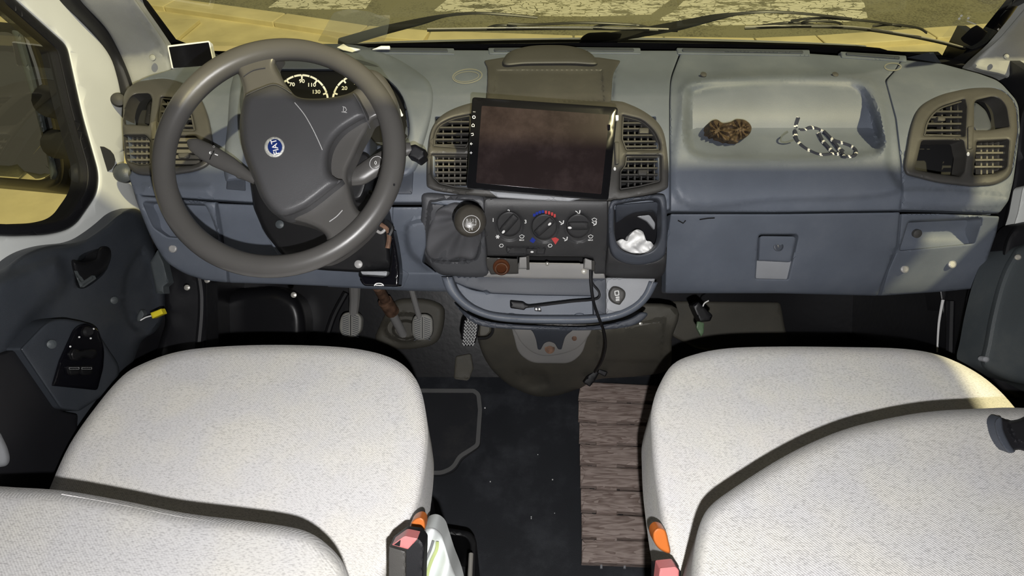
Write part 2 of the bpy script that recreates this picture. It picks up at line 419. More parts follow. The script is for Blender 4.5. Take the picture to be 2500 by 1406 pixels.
def road_paint():
    m = asphalt(); m.name = 'worn_road_paint'; t = m.node_tree; N, L = t.nodes, t.links; b = N['Principled BSDF']
    old = b.inputs['Base Color'].links[0].from_socket; tc = N.new('ShaderNodeNewGeometry')
    mp = N.new('ShaderNodeMapping'); mp.inputs['Scale'].default_value = (1, 2.4, 1); L.new(tc.outputs['Position'], mp.inputs[0])
    n = N.new('ShaderNodeTexNoise'); n.inputs['Scale'].default_value = 5; n.inputs['Detail'].default_value = 8; n.inputs['Roughness'].default_value = .68; L.new(mp.outputs[0], n.inputs[0])
    r = N.new('ShaderNodeValToRGB'); r.color_ramp.elements[0].position = .44; r.color_ramp.elements[1].position = .47; L.new(n.outputs[0], r.inputs[0])
    v = N.new('ShaderNodeTexVoronoi'); v.feature = 'DISTANCE_TO_EDGE'; v.inputs['Scale'].default_value = 9; L.new(mp.outputs[0], v.inputs['Vector'])
    c = N.new('ShaderNodeMath'); c.operation = 'GREATER_THAN'; c.inputs[1].default_value = .035; L.new(v.outputs['Distance'], c.inputs[0])
    mu = N.new('ShaderNodeMath'); mu.operation = 'MULTIPLY'; L.new(r.outputs[0], mu.inputs[0]); L.new(c.outputs[0], mu.inputs[1])
    mx = N.new('ShaderNodeMix'); mx.data_type = 'RGBA'; mx.inputs['B'].default_value = (.82, .80, .66, 1)
    L.new(mu.outputs[0], mx.inputs['Factor']); L.new(old, mx.inputs['A']); L.new(mx.outputs['Result'], b.inputs['Base Color']); return m
def wood():
    m, t, b = newmat('dark_wood_grain'); N, L = t.nodes, t.links; b.inputs['Roughness'].default_value = .6
    tc = N.new('ShaderNodeTexCoord'); oi = N.new('ShaderNodeObjectInfo')
    mp = N.new('ShaderNodeMapping'); mp.inputs['Scale'].default_value = (3.5, 26, 26); L.new(tc.outputs['Object'], mp.inputs[0])
    mu = N.new('ShaderNodeMath'); mu.operation = 'MULTIPLY'; mu.inputs[1].default_value = 40; L.new(oi.outputs['Random'], mu.inputs[0])
    cb = N.new('ShaderNodeCombineXYZ'); L.new(mu.outputs[0], cb.inputs[0]); L.new(mu.outputs[0], cb.inputs[2]); L.new(cb.outputs[0], mp.inputs['Location'])
    n = N.new('ShaderNodeTexNoise'); n.inputs['Scale'].default_value = 1.3; n.inputs['Detail'].default_value = 3; n.inputs['Distortion'].default_value = .6; L.new(mp.outputs[0], n.inputs[0])
    w_ = N.new('ShaderNodeMath'); w_.operation = 'MULTIPLY'; w_.inputs[1].default_value = 9; L.new(n.outputs[0], w_.inputs[0])
    fr = N.new('ShaderNodeMath'); fr.operation = 'FRACT'; L.new(w_.outputs[0], fr.inputs[0])
    n2 = N.new('ShaderNodeTexNoise'); n2.inputs['Scale'].default_value = 9; n2.inputs['Detail'].default_value = 5; L.new(mp.outputs[0], n2.inputs[0])
    ad = N.new('ShaderNodeMath'); ad.operation = 'MULTIPLY_ADD'; ad.inputs[1].default_value = .55; L.new(fr.outputs[0], ad.inputs[0]); L.new(n2.outputs[0], ad.inputs[2])
    r = N.new('ShaderNodeValToRGB'); e = r.color_ramp.elements; e[0].position = .45; e[1].position = .95
    e[0].color = (.20, .145, .125, 1); e[1].color = (.42, .34, .305, 1); L.new(ad.outputs[0], r.inputs[0]); L.new(r.outputs[0], b.inputs['Base Color'])
    bp = N.new('ShaderNodeBump'); bp.inputs['Strength'].default_value = .35; bp.inputs['Distance'].default_value = .002; L.new(ad.outputs[0], bp.inputs['Height']); L.new(bp.outputs[0], b.inputs['Normal'])
    return m
M['asphalt'] = asphalt(); M['paint'] = road_paint(); M['wood'] = wood()
M['tile'] = plastic('pavement_tile', (.70, .62, .36), .9, .4, gs=120, var=.16, vs=3, dust=.25, dustcol=(.36, .29, .18))
M['kerb'] = plastic('kerb_stone', (.72, .64, .38), .85, .4, gs=120, var=.12, vs=4)
M['glass'] = glass('window_glass', (.93, .95, .90), .8)
M['sideglass'] = glass('side_window_glass', (.96, .97, .93), .12)
M['film'] = plastic('clear_film', (.50, .52, .40), .4, 0, var=.03); M['film'].node_tree.nodes['Principled BSDF'].inputs['Alpha'].default_value = .30  # hazy see-through tint for the painted reflection on the windscreen
M['film2'] = plastic('clear_pocket', (.5, .52, .42), .3, 0, var=.03); M['film2'].node_tree.nodes['Principled BSDF'].inputs['Alpha'].default_value = .12
M['mirror'] = plastic('mirror_glass', (.8, .8, .75), .03, 0, metal=1, var=0)
SODIUM = None
# ================================================================ SETTING: outside
def wxy(px, py, z): p = PX(px, py, zpl(z)(np.array(px*1.), np.array(py*1.))); return (float(p[0]), float(p[1]))
GZ = -.60
road = box('ground', (0, 12, GZ-.16), (60, 50, .1), M['asphalt'], kind='structure')
kl = [(300, -18), (436, 0), (700, 36), (900, 66), (1050, 78), (1400, 90), (1840, 96), (1990, 90), (2250, 72), (2420, 60), (2600, 40)]
kw = [wxy(x, y, GZ) for x, y in kl]
kw = [(kw[0][0]-6, kw[0][1]+1.6)]+kw+[(kw[-1][0]+6, kw[-1][1]+.9)]
bed = [(x, y, z) for z in (GZ-.03, GZ-.11) for x, y in kw+[(9, -4), (-9, -4)]]; nb_ = len(bed)//2
mk('pavement', bed, [tuple(range(nb_))[::-1], tuple(range(nb_, 2*nb_))]+[(i, (i+1) % nb_, nb_+(i+1) % nb_, nb_+i) for i in range(nb_)], M['tile'], kind='structure', smooth=False)
pave = bpy.data.objects['pavement']
def inkerb(x, y, m):
    ys = np.interp(x, [p[0] for p in kw], [p[1] for p in kw]); return y < ys-m
tl = box('paving_tile', (0, 0, 0), (.594, .394, .03), M['tile'], bev=.004); tl.parent = pave
tl['label'] = 'sand-coloured paving slab'; del tl['label']
tiles = []
ca, sa = math.cos(-.12), math.sin(-.12)
for j in range(-3, 16):
    for i in range(-12, 12):
        x0, y0 = (i+(.5 if j % 2 else 0))*.6, j*.4
        x, y = x0*ca-y0*sa, x0*sa+y0*ca
        if inkerb(x-.2, y, .52) and inkerb(x+.2, y, .52) and (-6.5 < x < 6.0) and y > .2 and not (abs(x) < .9 and y < 3.2): tiles.append((x, y))
tiles.sort(key=lambda p: math.hypot(p[0], p[1]-3)); tiles = tiles[:290]
for k, (x, y) in enumerate(tiles):
    o = tl if k == 0 else tl.copy()
    if k: COL.objects.link(o); o.parent = pave
    o.location = Vector((x, y, GZ-.015+random.uniform(-.003, .002)))-WL['pavement']; o.rotation_euler = (0, 0, -.12+random.uniform(-.004, .004))
ks = box('kerb_stone', (0, 0, 0), (.78, .20, .15), M['kerb'], bev=.012); ks.parent = pave; first = True
for a, b in zip(kw[:-1], kw[1:]):
    L = math.hypot(b[0]-a[0], b[1]-a[1]); n = max(1, round(L/.8)); ang = math.atan2(b[1]-a[1], b[0]-a[0])
    for i in range(n):
        t = (i+.5)/n; x, y = a[0]+(b[0]-a[0])*t, a[1]+(b[1]-a[1])*t
        if abs(x) > 9: continue
        o = ks if first else ks.copy()
        if not first: COL.objects.link(o); o.parent = pave
        first = False
        o.location = Vector((x+math.sin(ang)*.1, y-math.cos(ang)*.1, GZ-.06))-WL['pavement']; o.rotation_euler = (0, 0, ang); o.scale = (L/n/.79, 1, 1)
def stripe(pp, lab):
    q = [wxy(x, y, GZ-.106) for x, y in pp]; n = len(q)
    vs = [(x, y, GZ-.106) for x, y in q]+[(x, y, GZ-.112) for x, y in q]
    o = mk('crosswalk_stripe', vs, [tuple(range(n))[::-1]]+[(i, (i+1) % n, n+(i+1) % n, n+i) for i in range(n)], M['paint'], smooth=False)
    tag(o, lab, 'road marking')
stripe([(655, 18), (690, -8), (950, -40), (905, 2), (893, 20), (780, 22)], 'worn white crosswalk stripe farthest left, above the steering wheel rim')
stripe([(1058, 26), (1100, -8), (1120, -45), (1700, -50), (1625, 8), (1590, 34), (1420, 40), (1180, 34)], 'worn white crosswalk stripe seen in the middle of the windscreen')
stripe([(1600, 50), (1642, 30), (1720, -50), (2060, -50), (2110, 8), (2118, 42), (2070, 52), (1900, 58), (1730, 62)], 'broad worn white crosswalk stripe right of the middle, behind the passenger wiper arm')

# ================================================================ SETTING: shell of the cab
X0, X1 = -.80, 1.02
box('floor', (.11, .25, -.02), (1.86, 2.0, .04), M['floor'], kind='structure')
def quadp(name, pts, mat, parent=None, th=.02, n=(0, 1, 0), kind='structure', label=None):
    k = len(pts); t = Vector(n)*th; vs = [tuple(p) for p in pts]+[tuple(Vector(p)+t) for p in pts]
    return mk(name, vs, [tuple(range(k)), tuple(range(k, 2*k))[::-1]]+[(i, (i+1) % k, k+(i+1) % k, k+i) for i in range(k)], mat, parent, smooth=False, kind=kind, label=label)
quadp('wall_front', [(X0, 1.12, 0), (X1, 1.12, 0), (X1, 1.42, .34), (X0, 1.42, .34)], M['footwell'], th=.02, n=(0, 0, -1))
quadp('trim_1', [(X0, 1.42, .34), (X1, 1.42, .34), (X1, 1.42, .86), (X0, 1.42, .86)], M['footwell'])
TOE = plane((0, 1.12, 0), (0, -.34, .30))
def FW(px, py): return np.minimum(FLOOR(px, py), TOE(px, py))
# roof above the camera and the walls behind it: they keep the street light out of the cab
quadp('ceiling', [(X0-.04, -1.9, 2.05), (X1+.04, -1.9, 2.05), (X1+.04, .49, 1.80), (X0-.04, .49, 1.80)], M['roof'], n=(0, 0, 1))
quadp('wall_back', [(X0-.04, -1.9, -.02), (X1+.04, -1.9, -.02), (X1+.04, -1.9, 2.05), (X0-.04, -1.9, 2.05)], M['roof'], n=(0, -1, 0))
quadp('wall_left', [(X0-.04, -1.9, -.02), (X0-.04, -.15, -.02), (X0-.04, -.15, 1.9), (X0-.04, -1.9, 2.05)], M['roof'], n=(-1, 0, 0))
quadp('wall_right', [(X1+.04, -1.9, -.02), (X1+.04, .05, -.02), (X1+.04, .05, 1.85), (X1+.04, -1.9, 2.05)], M['roof'], n=(1, 0, 0))
quadp('trim_12', [(X1+.04, .05, 1.60), (X1+.04, .62, 1.60), (X1+.04, .50, 1.80), (X1+.04, .05, 1.85)], M['roof'], n=(1, 0, 0))  # unseen window header added to block part of the street light
quadp('trim_11', [(X0, 1.27, .90), (X1, 1.27, .90), (X1, 1.43, .855), (X0, 1.43, .855)], M['matte'], n=(0, 0, -1))  # hidden plate added to stop street light leaking behind the dashboard
# the right door below its window, and its frame in front
quadp('trim_2', [(X1, -.2, 0), (X1, 1.42, 0), (X1, 1.42, .93), (X1, 1.0, .95), (X1, .85, 1.20), (X1, -.2, 1.22)], M['footwell'], n=(1, 0, 0))  # rear sill raised out of view to shade the armrest
quadp('trim_3', [(X0, -.2, 0), (X0, 1.42, 0), (X0, 1.42, .60), (X0, -.2, .60)], M['footwell'], n=(-1, 0, 0))

# windscreen
WS = plane((0, 1.315, .936), (0, .7071, .7071))
win = mk('window_1', [PX(x, y, WS(np.array(x*1.), np.array(y*1.))).tolist() for x, y in
     [(425, 112), (1000, 112), (1700, 112), (2378, 158), (2560, -160), (2300, -420), (300, -420), (270, -160)]], [tuple(range(8))], M['glass'], kind='structure', smooth=False)
# black frit and seal along the foot of the windscreen
relief('trim_4', CR([(400, 88), (520, 124), (700, 116), (860, 108), (1200, 107), (1500, 104), (1800, 108), (2020, 114), (2200, 126), (2360, 147), (2400, 152), (2400, 175), (2200, 150), (1900, 131), (1500, 124), (1000, 124), (700, 134), (420, 148)], 4),
       off(WS, -.004), M['rubber'], step=30, edge=(4, .002), thick=.03, kind='structure')
relief('trim_5', R([(310, -30), (345, -10), (432, 106), (414, 112), (370, 60)]), off(WS, -.006), M['rubber'], step=30, edge=(4, .003), thick=.02, kind='structure')
relief('trim_6', R([(2355, 146), (2384, 108), (2490, -20), (2560, -90), (2590, -60), (2500, 32), (2376, 166)], 4), off(WS, -.008), M['gloss'], step=25, edge=(5, .004), thick=.03, kind='structure')
# bonnet edge, seen as a thin white line, and the black scuttle in front of it
hood = thing('bonnet', 'white bonnet edge glowing along the foot of the windscreen', 'car bonnet', (.1, 1.45, .85))
def HD(px, py): return WS(px, py)+.10
relief('bonnet_edge', CR([(860, 106), (1000, 99), (1250, 94), (1500, 91), (1700, 94), (1900, 100), (2092, 109), (2092, 113), (1900, 106), (1700, 100), (1500, 98), (1250, 101), (1000, 106), (860, 112)], 4), HD, M['white'], hood, step=20, edge=(2, .002), thick=.05, back=(0, .3, -.95))
relief('scuttle', CR([(700, 116), (1000, 104), (1500, 96), (2092, 112), (2092, 130), (1500, 122), (1000, 124), (700, 134)], 4), off(HD, -.012), M['wiper'], hood, step=30, edge=(2, .002), thick=.03)

# ================================================================ left A pillar, door and its window
PILD = curve([-60, 0, 160, 260, 450], [1.06, 1.10, 1.25, 1.27, 1.27])
def PL(px, py): return PILD(py)
relief('trim_7', CR([(150, -60), (190, 0), (252, 66), (285, 130), (312, 196), (322, 230), (340, 205), (415, 182), (414, 140), (408, 112), (370, 54), (328, -6), (300, -60)], 5), PL, M['pillar'], step=18, edge=(14, .012), thick=.03, kind='structure',
       feats=[feat(CR([(300, -40), (330, 60), (395, 150), (405, 130), (345, 30)], 4), .006, 20)])
scr = lathe('screw_cover', [(.006, 0), (.006, .003), (.003, .005)], V(374, 142, 1.225), (0, -.7, .7), M['pillar'], bpy.data.objects['trim_7'])
DX = xpl(-.80)
door = thing('door_1', None, None, (X0, .4, 0), kind='structure')
seal_out = R([(-350, -330), (-60, -130), (37, 0, 10), (163, 112, 16), (180, 190, 20), (200, 280, 30), (241, 425, 40), (236, 475, 60), (180, 556, 40), (120, 573, 30), (30, 576, 14), (-350, 560)], 5)
glass_o = R([(-350, -310), (-60, -100), (12, 10, 10), (139, 122, 14), (150, 170, 20), (172, 266, 30), (214, 414, 40), (210, 466, 50), (165, 532, 40), (120, 545, 30), (34, 548, 14), (-350, 530)], 5)
relief('door_frame', CR([(-350, -480), (0, -110), (140, -40), (200, 40), (250, 100), (285, 160), (300, 220), (306, 300), (303, 420), (316, 432), (345, 520), (300, 540), (240, 590), (190, 620), (110, 640), (50, 680), (-20, 740), (-350, 800)], 4),
       DX, M['white'], door, step=22, edge=(12, .010), thick=.03, back=(-1, 0, 0), holes=[seal_out[::-1]], label='white painted steel door frame')
relief('window_seal', seal_out, off(DX, -.004), M['rubber'], door, step=20, edge=(10, .008), thick=.03, back=(-1, 0, 0), holes=[glass_o[::-1]])
mk('glass_pane', PX(np.array([p[0] for p in glass_o]), np.array([p[1] for p in glass_o]), off(DX, .012)(np.array([p[0]*1. for p in glass_o]), 0)), [tuple(range(len(glass_o)))], M['sideglass'], door, smooth=False)
# black rubber door aperture seal running down beside the pillar
relief('aperture_seal', CR([(90, -40), (118, 0), (180, 55), (225, 110), (262, 170), (290, 240), (310, 262), (330, 240), (322, 200), (298, 140), (262, 76), (200, 8), (165, -40)], 5), off(PL, -.015), M['rubber'], door, step=14, edge=(22, .02), thick=.03)
lathe('bump_stop', [(.013, 0), (.0145, .006), (.012, .012), (.004, .014)], V(291, 246, 1.235), (.45, -.65, .6), M['rubber'], door)
lathe('hinge_cap', [(.019, 0), (.019, .01), (.014, .016), (.004, .019)], V(307, 424, 1.215), (.1, -.7, .7), M['door'], door)
# plastic door panel
LP = xpl(-.765)
lpo = R([(-350, 700), (0, 664, 30), (52, 620, 30), (112, 600, 30), (196, 592, 30), (250, 556, 40), (292, 518, 30), (330, 507, 20), (350, 520, 12), (368, 580), (386, 640), (404, 705, 20), (404, 770, 30), (380, 812, 30), (345, 828, 40), (320, 900, 40), (250, 1010), (200, 1080), (160, 1300), (-350, 1400)], 8)
relief('door_panel', lpo, LP, M['door'], door, step=16, edge=(26, .022), thick=.04, back=(-1, 0, 0), label='moulded dark grey plastic door panel',
       feats=[feat(CR([(-40, 700), (60, 640), (150, 618), (175, 700), (90, 790), (20, 900), (-60, 930)], 5), -.02, 40),
              feat(CR([(185, 640), (205, 618), (250, 606), (268, 625), (260, 660), (230, 690), (200, 705), (182, 690)], 5), .045, 12),
              feat(CR([(310, 640), (345, 600), (378, 640), (396, 740), (380, 800), (345, 822), (300, 780), (292, 700)], 5), .014, 18)])
relief('door_handle', CR([(178, 634), (205, 640), (232, 632), (238, 612), (250, 601), (268, 606), (271, 630), (258, 658), (230, 676), (214, 690), (190, 680), (178, 655)], 5), off(LP, -.012), M['black'], door, step=8, edge=(12, .012), thick=.02, back=(-1, 0, 0))
relief('pull_lip', R([(180, 660), (196, 702), (228, 680), (224, 672), (200, 688)], 2), off(LP, -.014), M['grey'], door, step=8, edge=(3, .003), thick=.008)
relief('armrest', R([(48, 852, 6), (112, 786, 22), (150, 776, 20), (225, 790, 30), (262, 850, 40), (300, 905, 30), (260, 960), (192, 1004, 6), (146, 998, 10)], 8), off(LP, -.05), M['door'], door, step=12, edge=(8, .008), thick=.07, back=(-1, 0, 0))
relief('lower_panel', R([(-350, 1100), (-350, 960), (40, 852, 4), (92, 905), (150, 1004, 8), (190, 1012, 6), (186, 1090), (130, 1300), (-350, 1400)], 3), off(LP, -.03), M['rubber'], door, step=20, edge=(6, .006), thick=.03, back=(-1, 0, 0))
relief('speaker_knob', CR([(-60, 1060), (-10, 1050), (10, 1075), (23, 1110), (20, 1132), (0, 1140), (-60, 1140)], 5), off(LP, -.06), M['lightgrey'], door, step=10, edge=(12, .012), thick=.03, back=(-1, 0, 0))
for x, y in ((277, 733), (124, 840)): lathe('screw_cap', [(.007, 0), (.007, .003), (.003, .005)], V(x, y, float(LP(x, y))-(.006 if x > 200 else .056)), (.9, -.3, .3), M['grey'], door)
relief('kick_flap', R([(385, 610), (400, 640, 6), (412, 690), (400, 700), (402, 718, 4), (382, 716), (379, 700), (366, 640)], 2), const(1.30), M['grey'], door, step=8, edge=(4, .004), thick=.02)
# switch panel on the door
sw = thing('window_switch_panel', 'glossy black mirror and window switch panel on the driver door armrest', 'switch panel', V(195, 870, 1.02))
SPD = off(LP, -.056)
relief('panel', R([(128, 942, 4), (146, 880), (182, 800, 16), (206, 787, 14), (238, 798, 18), (256, 850, 30), (252, 900), (238, 953, 8)], 6), SPD, M['gloss'], sw, step=8, edge=(5, .004), thick=.01, back=(-1, 0, 0))
relief('mirror_adjuster', CR([(172, 862), (182, 850), (196, 856), (212, 852), (230, 852), (238, 864), (226, 876), (205, 872), (190, 880), (176, 878)], 5), off(SPD, -.012), M['black'], sw, step=4, edge=(7, .01), thick=.012, back=(-1, 0, 0))
for x in (182, 212): relief('window_button', R([(x-16, 893, 5), (x+15, 892, 5), (x+14, 914, 9), (x-12, 917, 9)], 5), off(SPD, -.008), M['black'], sw, step=4, edge=(5, .004), thick=.012, back=(-1, 0, 0)); 
for x, y in ((181, 899), (212, 899)): text('symbol', '▭', x, y, 5, off(SPD, -.012), M['greyp'], sw, sx=1.5)
lathe('selector_knob', [(.009, 0), (.009, .008), (.006, .012)], V(208, 810, float(SPD(208, 810))-.002), (.9, -.2, .3), M['black'], sw, n=16)
for x, y in ((193, 823), (221, 826), (228, 803), (171, 846)): relief('marking', ell(x, y, 2.2, n=8), off(SPD, -.002), M['whitep'], sw, step=4, edge=(0, 0), thick=.001)
# yellow connector hanging from the door panel
yc = thing('cable_connector', 'yellow plug connector on a short white wire by the door panel', 'connector', V(370, 765, 1.25))
relief('housing', R([(367, 764), (394, 753), (400, 766), (372, 778)], 2), const(1.235), M['yellow'], yc, step=5, edge=(3, .003), thick=.012)
ptube('wire', [(343, 782), (355, 775), (369, 771)], const(1.245), 1.6, M['whitep'], yc)
relief('grommet', CR([(336, 768), (345, 756), (352, 768), (342, 784), (334, 782)], 4), const(1.262), M['grey'], yc, step=5, edge=(3, .003), thick=.01)
# footwell side panels
relief('trim_8', R([(396, 640), (440, 640), (505, 680), (508, 900), (400, 930), (380, 870), (404, 790)], 10), const(1.36), M['footwell'], step=20, edge=(14, .02), thick=.05, kind='structure')
ptube('door_sill_seal', [(487, 676), (493, 720), (492, 780), (484, 860)], const(1.33), 9, M['rubber'], None)
tag(bpy.data.objects['door_sill_seal'], 'glossy black rubber sill seal left of the driver footwell', 'seal')

# ---------------------------------------------------------------- exterior mirror on the left
mi = thing('door_mirror', 'black exterior door mirror on two arms outside the driver window', 'mirror', (-1.15, .75, .9))
MD = plane(V(100, 260, 1.38), (-.25, -.85, .35))
relief('housing', R([(-250, 60), (-60, 48, 20), (45, 58, 22), (72, 76, 16), (100, 160), (128, 270), (158, 405, 20), (150, 450, 24), (118, 463, 20), (-250, 430)], 8), off(MD, .02), M['black'], mi, step=16, edge=(22, .03), thick=.09)
relief('mirror_glass', R([(-240, 78), (20, 78, 10), (42, 90, 10), (75, 200), (105, 340), (128, 425, 10), (100, 440, 14), (-240, 415)], 6), off(MD, .012), M['mirror'], mi, step=40, edge=(3, .002), thick=.006)
relief('mirror_rim', R([(26, 72, 10), (46, 76, 8), (78, 190), (110, 330), (134, 425, 14), (124, 440, 6), (110, 360), (72, 220), (38, 100)], 4), off(MD, .004), M['grey'], mi, step=14, edge=(4, .004), thick=.01)
tube('arm', [V(125, 248, 1.36), V(160, 262, 1.30), V(215, 292, 1.20)], [.036, .030, .024], M['matte'], mi, seg=4, n=16, label='upper mirror arm')
tube('arm', [V(140, 352, 1.36), V(180, 358, 1.30), V(245, 390, 1.20)], [.032, .029, .026], M['matte'], mi, seg=4, n=16, label='lower mirror arm')

# ================================================================ right side
PR = curve([-300, 0, 160, 260, 400], [.95, 1.10, 1.25, 1.24, 1.2])
relief('trim_9', CR([(2372, 162), (2440, 92), (2500, 22), (2620, -120), (2800, -100), (2800, 420), (2540, 330), (2494, 262), (2482, 215), (2450, 188)], 5), lambda x, y: PR(y)+.01, M['pillar'], step=24, edge=(16, .014), thick=.03, kind='structure')
lathe('screw_cover', [(.005, 0), (.005, .003), (.003, .005)], V(2455, 139, 1.232), (0, -.7, .7), M['pillar'], bpy.data.objects['trim_9'])
rd = thing('door_2', None, None, (X1, .4, 0), kind='structure')
relief('aperture_seal', CR([(2540, 180), (2500, 250), (2484, 300), (2472, 420), (2445, 560), (2415, 660), (2392, 760), (2400, 900), (2500, 980), (2600, 900), (2560, 400)], 5), const(1.20), M['rubber'], rd, step=20, edge=(20, .02), thick=.04)
relief('door_frame', R([(2496, 455), (2484, 520), (2458, 600), (2560, 640), (2620, 420)], 10), const(1.165), M['white'], rd, step=16, edge=(6, .006), thick=.02, label='white painted door metal')
relief('door_pad', CR([(2600, 540), (2500, 543), (2462, 570), (2446, 620), (2440, 680), (2480, 680), (2600, 640)], 5), const(1.13), M['rubber'], rd, step=12, edge=(20, .02), thick=.03)
relief('armrest', CR([(2640, 590), (2500, 598), (2462, 632), (2436, 690), (2415, 770), (2402, 840), (2394, 880), (2406, 902), (2450, 924), (2500, 938), (2640, 960)], 6), const(1.10), M['grey'], rd, step=10, edge=(26, .024), thick=.06, label='grey moulded armrest')
lathe('screw', [(.005, 0), (.005, .003), (.003, .005)], V(2484, 628, 1.095), (-.3, -.7, .7), M['steel'], rd, n=16)
relief('corner_cap', ell(2407, 877, 9, 7), const(1.095), M['lightgrey'], rd, step=5, edge=(4, .003), thick=.01)
sp = ptube('sill_strip', [(2302, 732), (2292, 790), (2288, 860)], const(1.42), [3.5, 1.8], M['whitep'], None)
tag(sp, 'thin white strip hanging down the right footwell side', 'strip')
sp = ptube('door_sill_seal', [(2322, 735), (2320, 800), (2318, 890)], const(1.40), 9, M['rubber'], None)
tag(sp, 'glossy black rubber sill seal at the right footwell', 'seal')
relief('trim_10', R([(2290, 700), (2420, 640), (2420, 900), (2320, 900)], 8), const(1.45), M['footwell'], step=30, edge=(10, .01), thick=.05, kind='structure')
# ================================================================ DASHBOARD BODY
db = thing('dashboard', 'long grey-blue moulded plastic dashboard across the whole cab', 'dashboard', (.11, 1.1, .85))
BLK = off(_D and D, .035)
# dark void behind every gap and opening
relief('carrier', R([(300, 225, 30), (440, 160), (800, 150), (2330, 180), (2484, 240), (2470, 440), (2375, 680), (1900, 700), (1100, 700), (480, 680), (390, 560), (312, 400)], 10), off(D, .075), M['matte'], db, step=40, edge=(0, 0), thick=.02)
for x in (-.655, .895):                              # end caps of the dashboard moulding, added to stop a light leak
    quadp('end_cap', [(x, 1.29, .925), (x, 1.02, .885), (x, .93, .83), (x, .915, .64), (x, 1.40, .64), (x, 1.41, .85)], M['dashd'], db, th=.01, n=(1, 0, 0), kind=None)
# --- openings
vLa = R([(304, 300, 4), (306, 262, 20), (322, 230, 16), (364, 228, 10), (372, 240, 8), (364, 308, 4), (340, 306), (306, 304)], 4)
vLb = R([(392, 236, 6), (440, 240, 16), (468, 270, 16), (478, 320, 5), (386, 320, 5), (386, 280)], 4)
vLc = R([(302, 330, 3), (356, 330, 6), (368, 344), (368, 402, 4), (340, 404), (306, 392, 8)], 4)
vLd = R([(388, 332, 4), (478, 332, 5), (504, 362), (498, 392, 12), (470, 404), (388, 408, 4)], 4)
vRa = R([(2254, 332, 4), (2262, 292, 20), (2290, 262, 20), (2354, 242, 4), (2358, 262), (2354, 334, 4)], 4)
vRb = R([(2378, 246, 10), (2430, 234, 20), (2454, 256, 16), (2462, 310, 4), (2414, 318), (2378, 318)], 5)
vRc = R([(2249, 344, 6), (2350, 343, 6), (2354, 364), (2358, 378), (2352, 420, 4), (2343, 431, 4), (2290, 424), (2233, 414, 8)], 4)
vRd = R([(2384, 346, 4), (2461, 342, 4), (2456, 412, 12), (2430, 424), (2376, 428, 4)], 4)
bezL = R([(302, 225, 26), (330, 200, 20), (400, 190, 20), (450, 202, 30), (490, 236, 26), (510, 290, 20), (520, 350, 20), (516, 400, 26), (480, 418, 20), (400, 430, 20), (330, 426, 26), (306, 398, 20), (299, 310)], 6)
bezR = R([(2206, 408, 16), (2222, 310, 30), (2240, 262, 30), (2290, 232, 30), (2370, 214, 30), (2440, 214, 40), (2480, 250, 30), (2484, 320), (2468, 430, 20), (2430, 452, 20), (2370, 455), (2290, 446, 20), (2212, 426, 16)], 6)
clus_o = CR([(602, 190), (680, 158), (820, 158), (920, 180), (975, 225), (997, 290), (990, 345), (930, 354), (640, 354), (590, 280)], 5)
# --- panels
LF = off(D, .0)
# upper left panel: from the left end to the joint beside the tray
ul = R([(300, 232, 30), (345, 192, 30), (425, 168, 20), (520, 138), (620, 124), (860, 122), (1200, 123), (1632, 124), (1661, 124), (1636, 190, 20), (1633.5, 250), (1635, 478), (1635, 512), (1180, 512), (1036, 494), (960, 494), (620, 494), (528, 488), (330, 476), (314, 430), (322, 420)], 6)
relief('upper_panel', ul, LF, M['dash'], db, step=13, edge=(4, .003), thick=.03, label='grey upper dashboard panel behind the steering wheel',
       holes=[bezL[::-1], clus_o[::-1], R([(1062, 285), (1600, 285), (1608, 462), (1062, 452)], 3)[::-1]],
       feats=[
              feat(R([(1186, 150), (1510, 150), (1500, 260), (1196, 260)], 10), .010, 12),
              feat(R([(340, 440, 10), (520, 445, 10), (520, 484), (345, 474)], 4), -.004, 18)])
# passenger panel with the open tray
tray = R([(1664, 250, 30), (1670, 206, 30), (1725, 190, 30), (1919, 180), (2088, 188, 40), (2126, 215, 30), (2150, 280), (2166, 352, 10), (2150, 382, 30), (2088, 394, 10), (1919, 400), (1725, 398, 20), (1680, 382, 24), (1666, 345)], 7)
pp_ = R([(1636, 250), (1638, 195, 20), (1664, 127, 4), (1960, 130), (2200, 146), (2185, 170), (2160, 196), (2185, 290), (2198, 400), (2203, 470, 10), (2196, 513, 3), (1900, 517), (1637, 516, 3)], 6)
def tray_floor(px, py):                              # back wall slopes in, floor comes out to the lip
    t = np.clip((np.asarray(py)-190)/125, 0, 1); u = np.clip((398-np.asarray(py))/80, 0, 1)
    return np.where(np.asarray(py) < 315, t, u)*.060
def trayf(px, py):
    s = np.clip(sdf(px, py, tray).reshape(np.shape(px))/26, 0, 1); s = s*s*(3-2*s); return s*(.006+tray_floor(px, py))
trayf.poly = tray; trayf.w = 26
relief('passenger_panel', pp_, D, M['dash'], db, step=10, edge=(4, .003), thick=.03, label='grey-blue panel with an open tray on the passenger side',
       feats=[trayf, feat(CR([(1648, 260), (1660, 200), (1720, 178), (1920, 166), (2090, 174), (2150, 205), (2175, 300), (2180, 400), (2190, 480), (1900, 500), (1650, 498)], 5), -.010, 22)])
# right end panel
re = R([(2202.5, 146), (2300, 156), (2390, 180), (2440, 198, 20), (2486, 250, 20), (2490, 320), (2474, 440), (2462, 490), (2440, 520), (2300, 514), (2200, 512, 3), (2205, 470), (2200.5, 400), (2187.5, 290), (2163, 199), (2187.5, 171)], 8)
relief('right_panel', re, D, M['dash'], db, step=13, edge=(4, .003), thick=.03, holes=[bezR[::-1]], label='grey right end panel of the dashboard',
       feats=[feat(CR([(2205, 455), (2460, 470), (2450, 510), (2205, 505)], 4), -.006, 16)])
